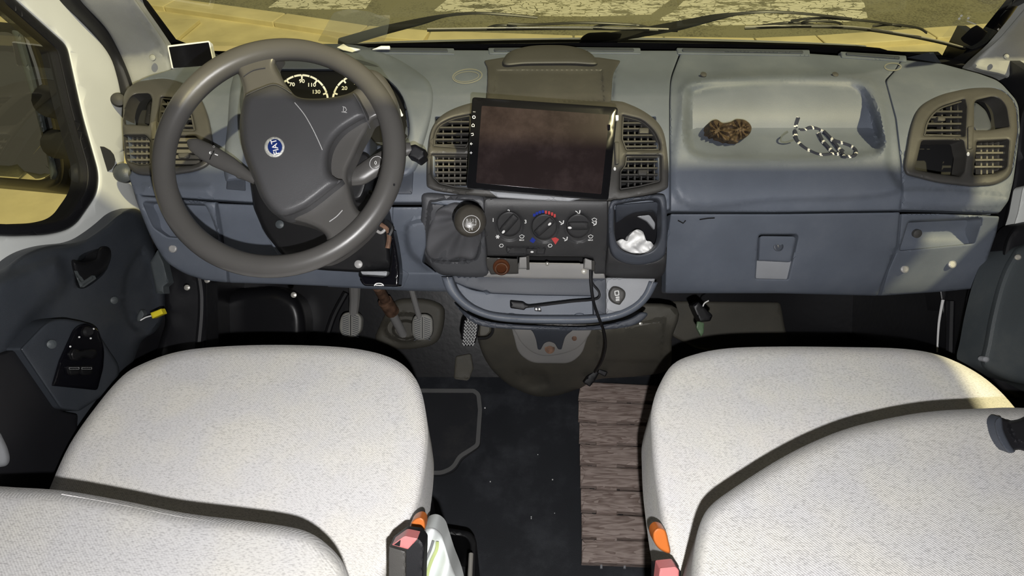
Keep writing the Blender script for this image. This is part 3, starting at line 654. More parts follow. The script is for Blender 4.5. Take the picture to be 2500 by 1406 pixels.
# top demister strips
for k, (x0, y0, x1, y1) in enumerate([(905, 116, 1092, 118), (1206, 117, 1300, 116), (1400, 115, 1547, 117), (1666, 117, 1960, 122), (2066, 126, 2196, 136)]):
    a = math.atan2(y1-y0, x1-x0)
    f = relief('demister_strip', R([(x0-14, y0), (x1+16, y1), (x1+18, y1+15), (x0-12, y0+15)], 3), off(D, -.004), M['dash'], db, step=10, edge=(3, .003), thick=.01)
    relief('demister_grille', R([(x0, y0+1), (x1, y1+1), (x1+2, y1+8), (x0, y0+8)], 3), off(D, -.009), M['dashd'], f, step=10, edge=(2, .002), thick=.005)
    n = int((x1-x0)/9)
    for q in range(1, n): pass
# left lower panels
lpk = R([(348, 492, 12), (500, 498, 10), (516, 530), (536, 586, 10), (410, 578), (376, 556, 12)], 6)[::-1]
rpk = R([(2218, 540, 8), (2398, 532, 8), (2378, 594, 6), (2196, 612, 6)], 5)[::-1]
relief('left_pocket_panel', R([(318, 428, 8), (345, 478), (528, 494), (526, 492), (530, 540), (552, 640), (556, 690, 6), (500, 684), (450, 668, 20), (405, 640, 20), (368, 580, 30), (336, 500, 20)], 6), D, M['dash'], db, step=11, edge=(6, .006), thick=.04,
       holes=[lpk[::-1]], label='lower left panel with an open pocket')
relief('pocket_liner', R([(330, 474), (520, 480), (560, 600), (380, 600)], 8), lambda x, y: D(x, y)+.034-.0*x, M['dash'], db, step=14, edge=(0, 0), thick=.02, feats=[lambda px, py: -.016*np.clip((np.asarray(py)-540)/36, 0, 1)])
relief('knee_panel', R([(531, 496, 3), (630, 500, 3), (960, 504), (955, 640), (1000, 668), (985, 705, 8), (880, 702), (700, 694), (560, 690, 6), (555, 640)], 5), off(D, .004), M['dash'], db, step=16, edge=(4, .004), thick=.03, label='knee panel below the steering wheel')
relief('blank_cover', R([(556, 414), (598, 420), (600, 466, 3), (552, 462, 3)], 2), off(D, -.002), M['dashd'], db, step=10, edge=(3, .002), thick=.006)
relief('blank_cover', R([(940, 400), (1004, 402, 10), (1010, 412, 6), (1006, 474, 4), (935, 474)], 3), off(D, -.003), M['dashd'], db, step=10, edge=(3, .002), thick=.006)
relief('centre_left_panel', R([(958, 505), (1040, 505), (1040, 600), (1030, 640), (1100, 690), (1090, 706), (990, 706), (975, 660), (955, 600)], 5), off(D, .008), M['dash'], db, step=14, edge=(5, .005), thick=.03,
       feats=[feat(CR([(990, 540), (1060, 540), (1060, 660), (1010, 640), (985, 600)], 5), -.02, 20)])
relief('lower_rail', R([(800, 660), (1110, 664), (1100, 712, 6), (1000, 710), (880, 704), (800, 700)], 3), off(D, .006), M['dash'], db, step=12, edge=(8, .008), thick=.03)
# right lower pocket
relief('right_pocket_panel', R([(2200, 522, 3), (2300, 522), (2440, 528, 6), (2432, 570), (2408, 640), (2382, 704, 10), (2300, 712), (2150, 722, 4), (2168, 660), (2194, 600)], 6), D, M['dash'], db, step=11, edge=(5, .005), thick=.04, label='lower right panel with an open pocket',
       feats=[], holes=[rpk])
relief('pocket_liner', R([(2200, 524), (2420, 518), (2400, 612), (2176, 630)], 8), lambda x, y: D(x, y)+.036, M['dash'], db, step=12, edge=(0, 0), thick=.02, feats=[lambda px, py: -.026*np.clip((np.asarray(py)-566)/36, 0, 1)])
for x, y in ((423, 607), (2207, 657), (2323, 645)):
    b_ = lathe('bolt', [(.0075, 0), (.0075, .003), (.0055, .0045), (.005, .0035), (.001, .0035)], V(x, y, float(D(0, y))-.001), (0, -.7, .7), M['metal'], db, n=20)
lathe('pocket_bolt', [(.008, 0), (.008, .006), (.003, .008)], V(2236, 569, float(D(0, 569))+.028), (0, -.9, .4), M['bezel'], db, n=14)
for x in (1717, 2038): lathe('tray_screw', [(.006, 0), (.006, .003), (.002, .004)], V(x, 184, float(D(0, 184))-.008), (0, -.3, .95), M['bezel'], db, n=14)
# old adhesive rings and scuffs on the top pad
stroke('glue_mark', ell(1141, 186, 36, 17, rot=-6), 3, off(D, -.0005), M['mark'], db, closed=True, thick=.0012)
stroke('glue_mark', ell(1139, 187, 30, 12, rot=-6), 2, off(D, -.0005), M['mark'], db, closed=True, thick=.0012)
stroke('glue_mark', ell(2180, 163, 20, 9), 3, off(D, -.0005), M['mark'], db, closed=True, thick=.0012)
stroke('scuff_mark', [(1708, 536), (1728, 533), (1745, 532)], 3, off(D, -.0005), M['black'], db, thick=.001)
stroke('scuff_mark', [(1655, 538), (1668, 545), (1674, 538)], 3, off(D, -.0005), M['black'], db, thick=.001)

# ---------------------------------------------------------------- glove box
gb = thing('glove_box', 'grey-blue glove box door with a square latch on the passenger side', 'glove box', (.45, .88, .7))
relief('door', R([(1637, 522, 4), (1900, 522), (2197, 518, 4), (2190, 600), (2165, 660), (2142, 722, 6), (1900, 716), (1624, 716, 6), (1626, 600)], 5), off(D, .002), M['dash'], gb, step=14, edge=(5, .005), thick=.03,
       holes=[R([(1852, 572, 10), (1950, 572, 12), (1924, 682, 4), (1845, 680, 4)], 5)])
la = relief('latch', R([(1855, 576, 8), (1944, 577, 10), (1930, 640, 3), (1852, 636, 3)], 5), off(D, .001), M['dash'], gb, step=8, edge=(4, .003), thick=.008)
lathe('lock', [(.009, 0), (.009, .002), (.007, .003), (.0065, .0015), (.001, .0015)], V(1900, 602, float(D(0, 602))), (0, -.7, .7), M['dashd'], la, n=24)
stroke('keyhole', [(1899, 597), (1901, 607)], 3, off(D, -.002), M['chrome'], la)
relief('finger_recess', R([(1845, 636, 2), (1940, 636, 2), (1928, 686, 2), (1840, 684, 2)], 2), off(D, .012), M['lightgrey'], gb, step=10, edge=(3, .002), thick=.004)

# ---------------------------------------------------------------- air vents
def slats(parent, op, ys, xs, depth, mat, tilt=0, w=5, wv=4):
    for y in ys:
        e = cutx(op, y)
        if e and e[1]-e[0] > 12:
            relief('slat', R([(e[0]+1, y-w/2+tilt), (e[1]-1, y-w/2), (e[1]-1, y+w/2), (e[0]+1, y+w/2+tilt)], 1), off(D, depth), mat, parent, step=30, edge=(1.2, .001), thick=.014)
    for x in xs:
        e = cuty(op, x)
        if e and e[1]-e[0] > 10:
            relief('vane', R([(x-wv/2, e[0]+1), (x+wv/2, e[0]+1), (x+wv/2, e[1]-1), (x-wv/2, e[1]-1)], 1), off(D, depth+.010), mat, parent, step=30, edge=(0, 0), thick=.012)
def frame(parent, op, depth, w=5, mat=None):          # thin inner frame round an insert
    c = np.mean(op, 0); inner = []
    A = np.array(op); t = np.roll(A, -1, 0)-np.roll(A, 1, 0); t /= (np.linalg.norm(t, axis=1)[:, None]+1e-9); n = np.stack([-t[:, 1], t[:, 0]], -1)
    if area(op) < 0: n = -n
    relief('insert_frame', [tuple(p) for p in A+n*.5], off(D, depth), mat or M['bezel'], parent, step=12, edge=(1.5, .0015), thick=.02, holes=[[tuple(p) for p in (A+n*w)][::-1]])
vl = thing('air_vent', 'dusty four-part air vent at the left end, behind the steering wheel rim', 'air vent', V(400, 310, 1.12))
relief('bezel', bezL, off(D, -.008), M['bezel'], vl, step=9, edge=(9, .008), thick=.03, holes=[o[::-1] for o in (vLa, vLb, vLc, vLd)])
frame(vl, vLb, .004); frame(vl, vLc, .004, 3)
slats(vl, vLb, [254, 272, 290, 307], [410, 430, 450], .006, M['bezel'])
slats(vl, vLc, [345, 360, 375, 390], [312, 324, 335, 346, 358], .004, M['slat'])
slats(vl, vLd, [341, 355, 369, 383, 396], [], .002, M['slat'], w=9)
relief('blank_flap', R([(352, 302), (360, 256, 12), (370, 244), (366, 304)], 3), off(D, .03), M['rubber'], vl, step=10, edge=(3, .004), thick=.02)
relief('thumb_wheel', R([(366, 300, 5), (382, 294, 5), (384, 338, 5), (370, 342, 5)], 5), off(D, -.012), M['slat'], vl, step=6, edge=(4, .004), thick=.02)
relief('slat_tab', R([(434, 374, 4), (462, 372, 5), (462, 386, 5), (436, 386, 4)], 4), off(D, -.004), M['bezel'], vl, step=6, edge=(3, .003), thick=.01)
vr = thing('air_vent', 'four-part air vent at the right end with one insert missing', 'air vent', V(2345, 330, 1.12))
relief('bezel', bezR, off(D, -.008), M['bezel'], vr, step=9, edge=(9, .008), thick=.03, holes=[o[::-1] for o in (vRa, vRb, vRc, vRd)])
frame(vr, vRa, .004)
slats(vr, vRa, [272, 286, 302, 318], [2300, 2322, 2340], .006, M['bezel'])
slats(vr, vRd, [357, 373, 390, 407], [2396, 2410, 2424, 2438, 2450], .004, M['slat'])
relief('tilted_flap', CR([(2376, 254), (2398, 262), (2412, 282), (2418, 316), (2376, 318)], 5), off(D, .004), M['dashd'], vr, step=8, edge=(4, .006), thick=.02)
relief('slat_tab', R([(2288, 284, 3), (2308, 284, 4), (2308, 296, 4), (2288, 296, 3)], 4), off(D, -.001), M['bezel'], vr, step=6, edge=(3, .003), thick=.01)
relief('thumb_wheel', R([(2362, 308, 5), (2378, 306, 5), (2376, 364, 5), (2362, 366, 5)], 5), off(D, -.011), M['bezel'], vr, step=6, edge=(4, .004), thick=.02)
relief('vent_mark', ell(2364, 376, 3.2, 5), off(D, -.010), M['whitep'], vr, step=5, edge=(0, 0), thick=.001)
# ================================================================ INSTRUMENT CLUSTER
ic = thing('instrument_cluster', 'black instrument cluster with white gauge arcs seen through the steering wheel', 'instrument cluster', V(790, 250, 1.12))
CF = off(D, -.004)
relief('hood', CR([(548, 430), (556, 300), (566, 200), (600, 142), (700, 114), (850, 108), (945, 132), (1024, 178), (1054, 214), (1054, 270), (1034, 350), (1004, 425), (900, 436), (600, 440)], 6), lambda x, y: D(x, y)-.014-.036*np.exp(-(np.maximum(np.hypot((x-790)/215., (y-280)/135.)-.75, 0)/.28)**2), M['dash'], ic, step=9, edge=(16, .016), thick=.05, holes=[clus_o[::-1]], label='grey plastic cluster hood')
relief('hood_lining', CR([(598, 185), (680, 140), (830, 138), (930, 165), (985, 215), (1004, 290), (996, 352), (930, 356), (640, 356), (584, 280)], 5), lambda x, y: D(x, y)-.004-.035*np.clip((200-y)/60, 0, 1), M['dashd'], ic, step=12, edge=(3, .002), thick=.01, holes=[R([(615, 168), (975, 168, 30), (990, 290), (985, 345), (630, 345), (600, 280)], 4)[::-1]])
relief('gauge_face', R([(600, 160), (990, 160, 40), (1000, 360), (600, 360)], 5), CF, M['gauge'], ic, step=20, edge=(0, 0), thick=.01)
for (cx, cy, r) in ((737, 247, 63.5), (876, 247, 63.5)):
    for k in range(11):
        a0 = -180+k*18
        stroke('gauge_arc', ell(cx, cy, r, n=4, a0=a0+.8, a1=a0+17), 4.6, CF, M['whitep'], ic, thick=.001)
    for a in range(-180, 1, 36): 
        c, s = math.cos(math.radians(a-18)), math.sin(math.radians(a-18))
        if a-18 > -180: stroke('gauge_tick', [(cx+c*(r-9), cy+s*(r-9)), (cx+c*r, cy+s*r)], 4, CF, M['whitep'], ic, thick=.001)
stroke('gauge_tick', [(737, 187), (737, 194)], 3.5, CF, M['whitep'], ic, thick=.001)
for s, x, y in (('70', 713, 206), ('90', 737, 198), ('110', 762, 207), ('130', 773, 224), ('20', 841, 215), ('30', 871, 202)):
    text('gauge_number', s, x, y, 9.5, CF, M['whitep'], ic, bold=.02, sx=1.12)
stroke('gauge_arc', ell(925, 296, 58, n=8, a0=-48, a1=-12), 4, CF, M['whitep'], ic, thick=.001)
for p, q in (((968, 262), (974, 258)), ((976, 281), (984, 280))): stroke('gauge_tick', [p, q], 4, CF, M['whitep'], ic, thick=.001)
paper = relief('paper_slip', R([(822, 116), (838, 107), (850, 114), (880, 120), (860, 128), (836, 122)], 2), const(1.265), M['tissue'], None, step=5, edge=(1, .001), thick=.003)
tag(paper, 'small white paper scrap on the cluster hood behind the wheel rim', 'paper')
paper = relief('paper_slip', R([(908, 121), (930, 112), (952, 112), (952, 120), (930, 120)], 2), const(1.275), M['tissue'], None, step=5, edge=(1, .001), thick=.003)
tag(paper, 'small curled white paper lying on the first demister strip', 'paper')
# translucent patch that paints in the reflection of dash papers on the windscreen
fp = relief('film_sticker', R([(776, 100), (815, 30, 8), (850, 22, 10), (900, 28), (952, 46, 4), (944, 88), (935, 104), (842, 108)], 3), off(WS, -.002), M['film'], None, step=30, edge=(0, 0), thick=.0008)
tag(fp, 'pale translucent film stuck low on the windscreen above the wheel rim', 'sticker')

# ================================================================ STEERING COLUMN AND STALKS
sc = thing('steering_column', 'black steering column shroud with two control stalks behind the steering wheel', 'steering column', V(760, 480, 1.05))
relief('lower_shroud', R([(612, 448), (700, 440), (850, 430), (930, 480), (945, 560), (958, 656, 5), (880, 664), (770, 658), (690, 624, 10), (645, 568, 20), (620, 510)], 6), (lambda x, y: 1.01+np.clip((y-450)/200, 0, 1)*.07), M['black'], sc, step=14, edge=(12, .014), thick=.06)
relief('upper_shroud', R([(640, 330), (905, 330), (905, 420), (880, 450), (660, 450), (620, 400)], 12), const(1.0), M['dashd'], sc, step=14, edge=(14, .014), thick=.05)
relief('stalk_socket', CR([(840, 400), (880, 370), (905, 390), (890, 470), (868, 490), (845, 470)], 5), const(.99), M['black'], sc, step=8, edge=(8, .01), thick=.04)
relief('side_panel', R([(628, 500), (648, 480), (668, 560), (695, 620), (680, 624), (640, 560)], 3), const(1.08), M['dash'], sc, step=9, edge=(3, .003), thick=.02)
def stalk(name, pp, rr, d0, d1, mat, lab):
    P = [V(x, y, d0+(d1-d0)*i/(len(pp)-1)) for i, (x, y) in enumerate(pp)]
    P = spl(P, 5); r = np.interp(np.linspace(0, 1, len(P)), np.linspace(0, 1, len(rr)), rr)/F
    return tube(name, P, [float(a) for a in r], mat, sc, n=20, flat=.6, label=lab)
sl = stalk('light_stalk', [(458, 343), (472, 352), (500, 369), (530, 386), (562, 403), (596, 424), (624, 441)], [3, 17, 22, 23, 20, 14, 10], .99, 1.0, M['wheel'], 'grey light stalk')
STK = const(.99-.0145)
stroke('stalk_joint', [(512, 390), (516, 380), (523, 368)], 1.8, off(STK, .003), M['black'], sl)
text('symbol', '◐', 514, 373, 7, STK, M['whitep'], sl); text('symbol', 'O', 522, 358, 5, off(STK, .002), M['greyp'], sl)
stroke('marking', [(524, 376), (532, 379)], 2.5, STK, M['whitep'], sl)
relief('stalk_bulge', ell(585, 428, 10, 8), const(.995), M['wheel'], sl, step=5, edge=(4, .004), thick=.02)
sr = stalk('wiper_stalk', [(852, 436), (880, 428), (905, 412), (930, 396), (955, 380), (985, 366), (1004, 362)], [18, 24, 25, 24, 21, 17, 14], .985, .995, M['wheel'], 'grey wiper stalk')
stroke('stalk_ring', ell(918, 397, 14, 17, rot=40), 1.6, const(.970), M['greyp'], sr, closed=True)
text('symbol', '0', 917, 397, 9, const(.969), M['whitep'], sr)
kn = relief('stalk_end', R([(998, 356), (1014, 352, 4), (1024, 358), (1040, 366, 2), (1036, 374), (1040, 382), (1022, 396, 4), (1008, 386), (996, 382)], 3), const(.99), M['rubber'], sc, step=7, edge=(6, .008), thick=.03)
lathe('shroud_screw', [(.007, 0), (.007, .003), (.003, .005)], V(876, 645, 1.07), (0, -.7, .7), M['metal'], sc, n=16)
lathe('shroud_screw', [(.007, 0), (.007, .003), (.003, .005)], V(684, 548, 1.035), (0, -.7, .7), M['grey'], sc, n=16)
ptube('ignition_wire', [(868, 452), (876, 470), (866, 488)], const(1.03), 4, M['rust'], sc)
for pp, m, r in (([(930, 548), (946, 560), (950, 580), (946, 606)], 'rust', 6), ([(916, 560), (930, 568), (944, 556)], 'metal', 4), ([(940, 540), (956, 556), (950, 574)], 'black', 7)):
    ptube('column_linkage', pp, const(1.04), r, M[m], sc)
lv = thing('column_lever', 'glossy black steering column adjustment lever with a white wheel symbol', 'lever', V(930, 680, 1.05))
relief('lever', R([(960, 560, 4), (968, 600), (974, 640, 8), (976, 668), (973, 700, 6), (888, 698, 8), (878, 682, 4), (880, 671, 6), (938, 676, 6), (949, 672, 6), (953, 640), (956, 600), (950, 562)], 6), const(1.06), M['gloss'], lv, step=6, edge=(6, .007), thick=.03)
relief('lever_root', R([(880, 662), (946, 662), (944, 674), (884, 670)], 3), const(1.075), M['lightgrey'], lv, step=8, edge=(2, .002), thick=.02)
stroke('symbol', ell(925, 697, 11, 5.5, n=14, a0=-190, a1=10), 2.2, const(1.058), M['whitep'], lv)
stroke('symbol', [(916, 696), (934, 697)], 2, const(1.058), M['whitep'], lv)

# ================================================================ STEERING WHEEL
Cw = V(681.8, 376.5, .92); e_ = math.radians(56); nw = Vector((0, -math.cos(e_), math.sin(e_)))
WP = plane(Cw, nw); back = tuple(-nw)
st = thing('steering_wheel', 'dark grey plastic steering wheel turned off straight, with a round blue badge', 'steering wheel', Cw)
xw = Vector((1, 0, 0)); yw = nw.cross(xw); vs, fs = [], []; NA, NB = 120, 20
for i in range(NA):
    a = 2*math.pi*i/NA; rd_ = xw*math.cos(a)+yw*math.sin(a)
    for j in range(NB):
        b = 2*math.pi*j/NB; rr = .0166*(1+.05*math.cos(3*a)); vs.append(tuple(Cw+rd_*(.1725+rr*math.cos(b))+nw*(rr*math.sin(b))))
for i in range(NA):
    for j in range(NB): fs.append((i*NB+j, ((i+1) % NA)*NB+j, ((i+1) % NA)*NB+(j+1) % NB, i*NB+(j+1) % NB))
mk('rim', vs, fs, M['wheel'], st)
hubo = CR([(548, 158), (572, 166), (588, 196), (594, 235), (585, 295), (588, 347), (601, 395), (621, 443), (638, 484), (665, 519), (697, 534), (745, 545), (782, 562), (798, 586), (775, 618), (756, 634), (800, 640), (860, 606), (915, 550), (908, 508), (882, 517), (866, 500), (854, 458), (850, 420), (867, 380), (882, 347), (898, 320), (912, 294), (941, 288), (958, 306), (972, 300), (968, 240), (930, 180), (888, 172), (876, 207), (856, 226), (819, 236), (767, 241), (726, 236), (706, 216), (686, 188), (672, 158), (684, 132), (650, 110), (590, 130)], 4)
relief('spoke_frame', hubo, off(WP, -.004), M['wheel'], st, step=10, edge=(15, .016), thick=.022, back=back, ang=50)
pad = CR([(596, 240), (606, 226), (634, 214), (667, 204), (690, 211), (726, 237), (767, 243), (819, 239), (858, 228), (872, 232), (886, 256), (897, 283), (872, 298), (836, 322), (812, 352), (802, 384), (804, 418), (822, 436), (836, 441), (805, 466), (772, 492), (742, 512), (697, 528), (667, 517), (640, 482), (624, 443), (604, 395), (590, 347), (587, 295), (591, 262)], 4)
relief('airbag_pad', pad, lambda x, y: WP(x, y)-.034-.012*np.exp(-((x-690)**2+(y-380)**2)/90.**2/2), M['hub'], st, step=9, edge=(20, .022), thick=.03, back=back, ang=60)
PD = lambda x, y: WP(x, y)-.035-.012*np.exp(-((x-690)**2+(y-380)**2)/90.**2/2)
stroke('pad_crease', [(719, 250), (742, 278), (762, 312), (777, 343), (787, 366)], 2, off(PD, 0), M['greyp'], st, seg=4)
stroke('pad_seam', [(863, 228), (880, 256), (893, 286), (904, 314)], 2.2, off(WP, -.030), M['hub'], st, seg=4)
stroke('pad_seam', [(601, 232), (634, 217), (667, 206), (690, 214), (712, 228)], 2, off(WP, -.028), M['hub'], st, seg=4)
stroke('spoke_seam', [(595, 184), (618, 170), (648, 164)], 2, off(WP, -.006), M['hub'], st, seg=4)
stroke('spoke_seam', [(804, 541), (822, 528), (836, 513)], 2.4, off(WP, -.007), M['greyp'], st, seg=4)
bd = relief('badge', ell(670, 359, 25, 25.5, n=40), off(PD, -.001), M['silver'], st, step=7, edge=(5, .003), thick=.006, back=back)
relief('badge_field', ell(671, 358, 17.5, 18.5, n=32), off(PD, -.0035), M['blue'], bd, step=8, edge=(1, .001), thick=.003, back=back)
text('badge_lettering', 'FIAT', 671, 358, 14, off(PD, -.0045), M['whitep'], bd, rot=-104, bold=.012, sx=1.0)
stroke('horn_symbol', [(836, 260), (843, 262), (846, 268), (843, 273), (838, 271), (839, 262)], 1.8, off(PD, -.001), M['greyp'], st)
stroke('horn_symbol', [(834, 273), (847, 275)], 1.6, off(PD, -.001), M['greyp'], st)
relief('wear_spot', ell(962, 451, 2.6, 3.2, n=10), off(WP, -.0175), M['rubber'], st, step=4, edge=(0, 0), thick=.001)

# ================================================================ CENTRE CONSOLE
cc = thing('centre_console', 'dark grey centre console housing with two vents, behind the tablet screen', 'centre console', V(1330, 400, 1.1))
vCa = R([(1057, 358, 4), (1060, 326, 10), (1071, 305, 14), (1103, 288, 20), (1150, 279), (1150, 340), (1138, 363, 4)], 5)
vCb = R([(1053, 377, 4), (1150, 378), (1150, 462), (1110, 458), (1071, 449), (1053, 430, 14)], 5)
vCc = R([(1519, 281, 4), (1567, 293, 14), (1597, 320, 20), (1610, 350), (1611, 367, 4), (1528, 368, 4), (1517, 340, 4)], 5)
vCd = R([(1527, 380, 4), (1613, 380, 4), (1613, 444, 8), (1560, 457), (1513, 464, 4), (1513, 418), (1525, 403)], 5)
hs = CR([(1041, 440), (1046, 345), (1060, 302), (1090, 274), (1140, 254), (1180, 250), (1330, 250), (1490, 246), (1540, 256), (1590, 284), (1618, 318), (1629, 372), (1632, 440), (1622, 464), (1560, 482), (1490, 493), (1330, 490), (1180, 480), (1090, 470), (1050, 460)], 5)
relief('housing', hs, off(D, -.012), M['bezel'], cc, step=10, edge=(9, .010), thick=.03, holes=[h[::-1] for h in (vCa, vCb, vCc, vCd)])
relief('top_cover', R([(1181, 148, 6), (1230, 140), (1460, 140), (1516, 148, 6), (1496, 180, 16), (1491, 256), (1186, 256), (1190, 200), (1190, 166)], 6), off(D, -.008), M['bezel'], cc, step=12, edge=(5, .005), thick=.02, feats=[feat(R([(1210, 168), (1472, 168), (1478, 250), (1200, 250)], 3), .006, 6)])
relief('cover_handle', CR([(1228, 148), (1246, 126), (1290, 113), (1344, 110), (1395, 113), (1436, 126), (1456, 146), (1454, 158), (1400, 156), (1344, 156), (1280, 157), (1236, 160)], 6), off(D, -.030), M['bezel'], cc, step=9, edge=(14, .016), thick=.02)
for nm, (oa, ob), ys1, ys2, xs1, xs2, lab in (
    ('air_vent', (vCa, vCb), [297, 311, 326, 340, 354], [392, 406, 420, 434, 447], [1082, 1104, 1126, 1146], [1068, 1082, 1096, 1110, 1124, 1140], 'centre air vent pair left of the tablet screen'),
    ('air_vent', (vCc, vCd), [300, 314, 330, 345, 357], [394, 410, 426, 442], [1534, 1550, 1566, 1582, 1598], [1534, 1550, 1566, 1582, 1598], 'centre air vent pair right of the tablet screen')):
    v = thing(nm, lab, 'air vent', V(1100 if 'left' in lab else 1565, 370, 1.1))
    for op in (oa, ob): frame(v, op, -.002, 4)
    slats(v, oa, ys1, xs1, .002, M['bezel'], w=4.2, wv=3); slats(v, ob, ys2, xs2, .002, M['slat'] if 'left' in lab else M['bezel'], w=4.2, wv=3)
    if 'right' in lab:
        relief('slat_tab', R([(1560, 312, 3), (1584, 312, 3), (1584, 326, 3), (1560, 326, 3)], 3), off(D, -.002), M['bezel'], v, step=6, edge=(3, .003), thick=.01)
        relief('slat_tab', R([(1558, 414, 3), (1581, 414, 3), (1580, 428, 3), (1558, 428, 3)], 3), off(D, -.002), M['bezel'], v, step=6, edge=(3, .003), thick=.01)
        relief('thumb_wheel', R([(1500, 346, 3), (1512, 346, 3), (1512, 400, 3), (1502, 402, 3)], 3), off(D, -.018), M['bezel'], v, step=6, edge=(3, .003), thick=.02)
        relief('vent_mark', ell(1501, 412, 3, 4.5, n=10), off(D, -.019), M['whitep'], v, step=5, edge=(0, 0), thick=.001)
# tablet screen
tb = thing('tablet_screen', 'large black touchscreen tablet mounted askew on the centre console', 'screen', V(1325, 360, 1.03))
TD = plane(V(1325, 362, 1.02), (.02, -.70, .714))
tbo = R([(1153, 237, 8), (1509, 262, 9), (1485, 488, 6), (1139, 458, 6)], 6)
relief('body', tbo, TD, M['bezelg'], tb, step=20, edge=(3, .003), thick=.012, closed=True, ang=20)
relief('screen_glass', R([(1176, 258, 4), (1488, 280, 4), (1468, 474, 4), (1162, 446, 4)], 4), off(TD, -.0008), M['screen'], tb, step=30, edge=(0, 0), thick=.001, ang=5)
for k, (x, y, g) in enumerate(((1157, 286, '○'), (1155, 306, '⌂'), (1153, 328, '↶'), (1151, 351, '◂'), (1150, 373, '▸'))):
    if k == 0: stroke('key_symbol', ell(x, y, 3.4, n=10), 1.4, off(TD, -.001), M['whitep'], tb, closed=True)
    elif k == 1: stroke('key_symbol', [(x-3, y+3), (x-3, y-1), (x, y-4), (x+3, y-1), (x+3, y+3)], 1.4, off(TD, -.001), M['whitep'], tb, closed=True)
    elif k == 2: stroke('key_symbol', [(x-3, y-2), (x+2, y-3), (x+3, y+2), (x-2, y+3)], 1.4, off(TD, -.001), M['whitep'], tb)
    else: stroke('key_symbol', [(x+3, y), (x-3, y)], 1.4, off(TD, -.001), M['whitep'], tb); stroke('key_symbol', [(x, y-3), (x, y+3)] if k == 4 else [(x, y-3), (x-3, y), (x, y+3)], 1.4, off(TD, -.001), M['whitep'], tb)
text('key_label', 'MIC', 1158, 273, 2.6, off(TD, -.001), M['greyp'], tb)
relief('side_slot', R([(1503, 281), (1510, 281), (1510, 294), (1504, 294)], 1), const(.995), M['whitep'], tb, step=6, edge=(1, .001), thick=.004)
relief('mounting_strip', R([(1194, 466, 4), (1420, 484, 4), (1390, 492), (1300, 488), (1215, 482, 4)], 4), off(D, -.018), M['lightgrey'], cc, step=12, edge=(3, .003), thick=.01)
# climate control panel
cl = thing('climate_control_panel', 'dark heater control panel with three round dials below the tablet', 'control panel', V(1330, 570, 1.1))
CP = off(D, -.016)
relief('face', R([(1180, 482), (1484, 490), (1484, 560), (1478, 668, 2), (1452, 668), (1448, 630), (1420, 626), (1296, 625), (1190, 624, 2), (1183, 560)], 3), CP, M['console'], cl, step=12, edge=(4, .004), thick=.03,
       feats=[feat(R([(1234, 600, 6), (1334, 603, 6), (1330, 622, 4), (1238, 620, 4)], 4), .006, 4)]+[feat(ell(x, y, 38, 40), .005, 9) for x, y in ((1244, 552), (1330, 556), (1412, 556))])
for (x, y, r, rot, mx_, my_) in ((1243, 546, 30, -48, 1229, 566), (1329, 553, 31, -42, 1342, 547), (1412, 551, 29, 0, 1391, 556)):
    d_ = relief('dial', ell(x, y, r, n=36), off(CP, -.012), M['console'], cl, step=8, edge=(5, .006), thick=.022)
    c, s = math.cos(math.radians(rot)), math.sin(math.radians(rot))
    q = [(x+a*c-b*s, y+a*s+b*c) for a, b in ((-r*.86, -9), (-r*.5, -10), (r*.5, -10), (r*.86, -9), (r*.86, 9), (r*.5, 10), (-r*.5, 10), (-r*.86, 9))]
    relief('grip', R(q, 3), off(CP, -.026), M['console'], d_, step=8, edge=(7, .012), thick=.016)
    relief('pointer', ell(mx_, my_, 4.8, 2.8, n=12, rot=rot if x < 1400 else 5), off(CP, -.0275), M['whitep'], d_, step=4, edge=(0, 0), thick=.0015)
for s, x, y in (('1', 1204, 537), ('2', 1242, 516), ('3', 1283, 541)): text('number', s, x, y, 9, CP, M['whitep'], cl, bold=.02)
for k in range(4):
    a = math.radians(-128+k*11); relief('cold_mark', R([(1329+40*math.cos(a)-3, 556+40*math.sin(a)-3), (1329+40*math.cos(a)+3, 556+40*math.sin(a)-3), (1329+40*math.cos(a)+3, 556+40*math.sin(a)+4), (1329+40*math.cos(a)-3, 556+40*math.sin(a)+4)], 1), off(CP, -.001), M['bluep'], cl, step=5, edge=(0, 0), thick=.001)
    a = math.radians(-84+k*11); relief('warm_mark', R([(1329+41*math.cos(a)-3, 556+38*math.sin(a)-4), (1329+41*math.cos(a)+2, 556+38*math.sin(a)-4), (1329+41*math.cos(a)+2, 556+38*math.sin(a)+4), (1329+41*math.cos(a)-3, 556+38*math.sin(a)+4)], 1), off(CP, -.001), M['redp'], cl, step=5, edge=(0, 0), thick=.001)
relief('cold_symbol', R([(1300, 579), (1308, 586), (1302, 594), (1293, 588)], 1), off(CP, -.001), M['bluep'], cl, step=5, edge=(0, 0), thick=.001)
relief('warm_symbol', R([(1346, 582), (1356, 579), (1365, 584), (1356, 597)], 1), off(CP, -.001), M['redp'], cl, step=5, edge=(0, 0), thick=.001)
def fan(x, y):
    for a in range(0, 360, 60): stroke('fan_symbol', [(x, y), (x+5*math.cos(math.radians(a)), y+5*math.sin(math.radians(a)))], 2, CP, M['whitep'], cl)
def screenic(x, y, t=True):
    stroke('windscreen_symbol', [(x-6, y-2), (x, y-5), (x+6, y-2), (x+3, y+3), (x-3, y+3)], 1.5, CP, M['whitep'], cl, closed=True)
    if t: text('symbol_label', 'MAX', x, y+8, 4, CP, M['whitep'], cl, bold=.01)
def seatic(x, y):
    stroke('seat_symbol', [(x-7, y-3), (x-1, y+1)], 2, CP, M['whitep'], cl); stroke('seat_symbol', [(x+4, y-5), (x+3, y+2), (x-3, y+5)], 2.6, CP, M['whitep'], cl)
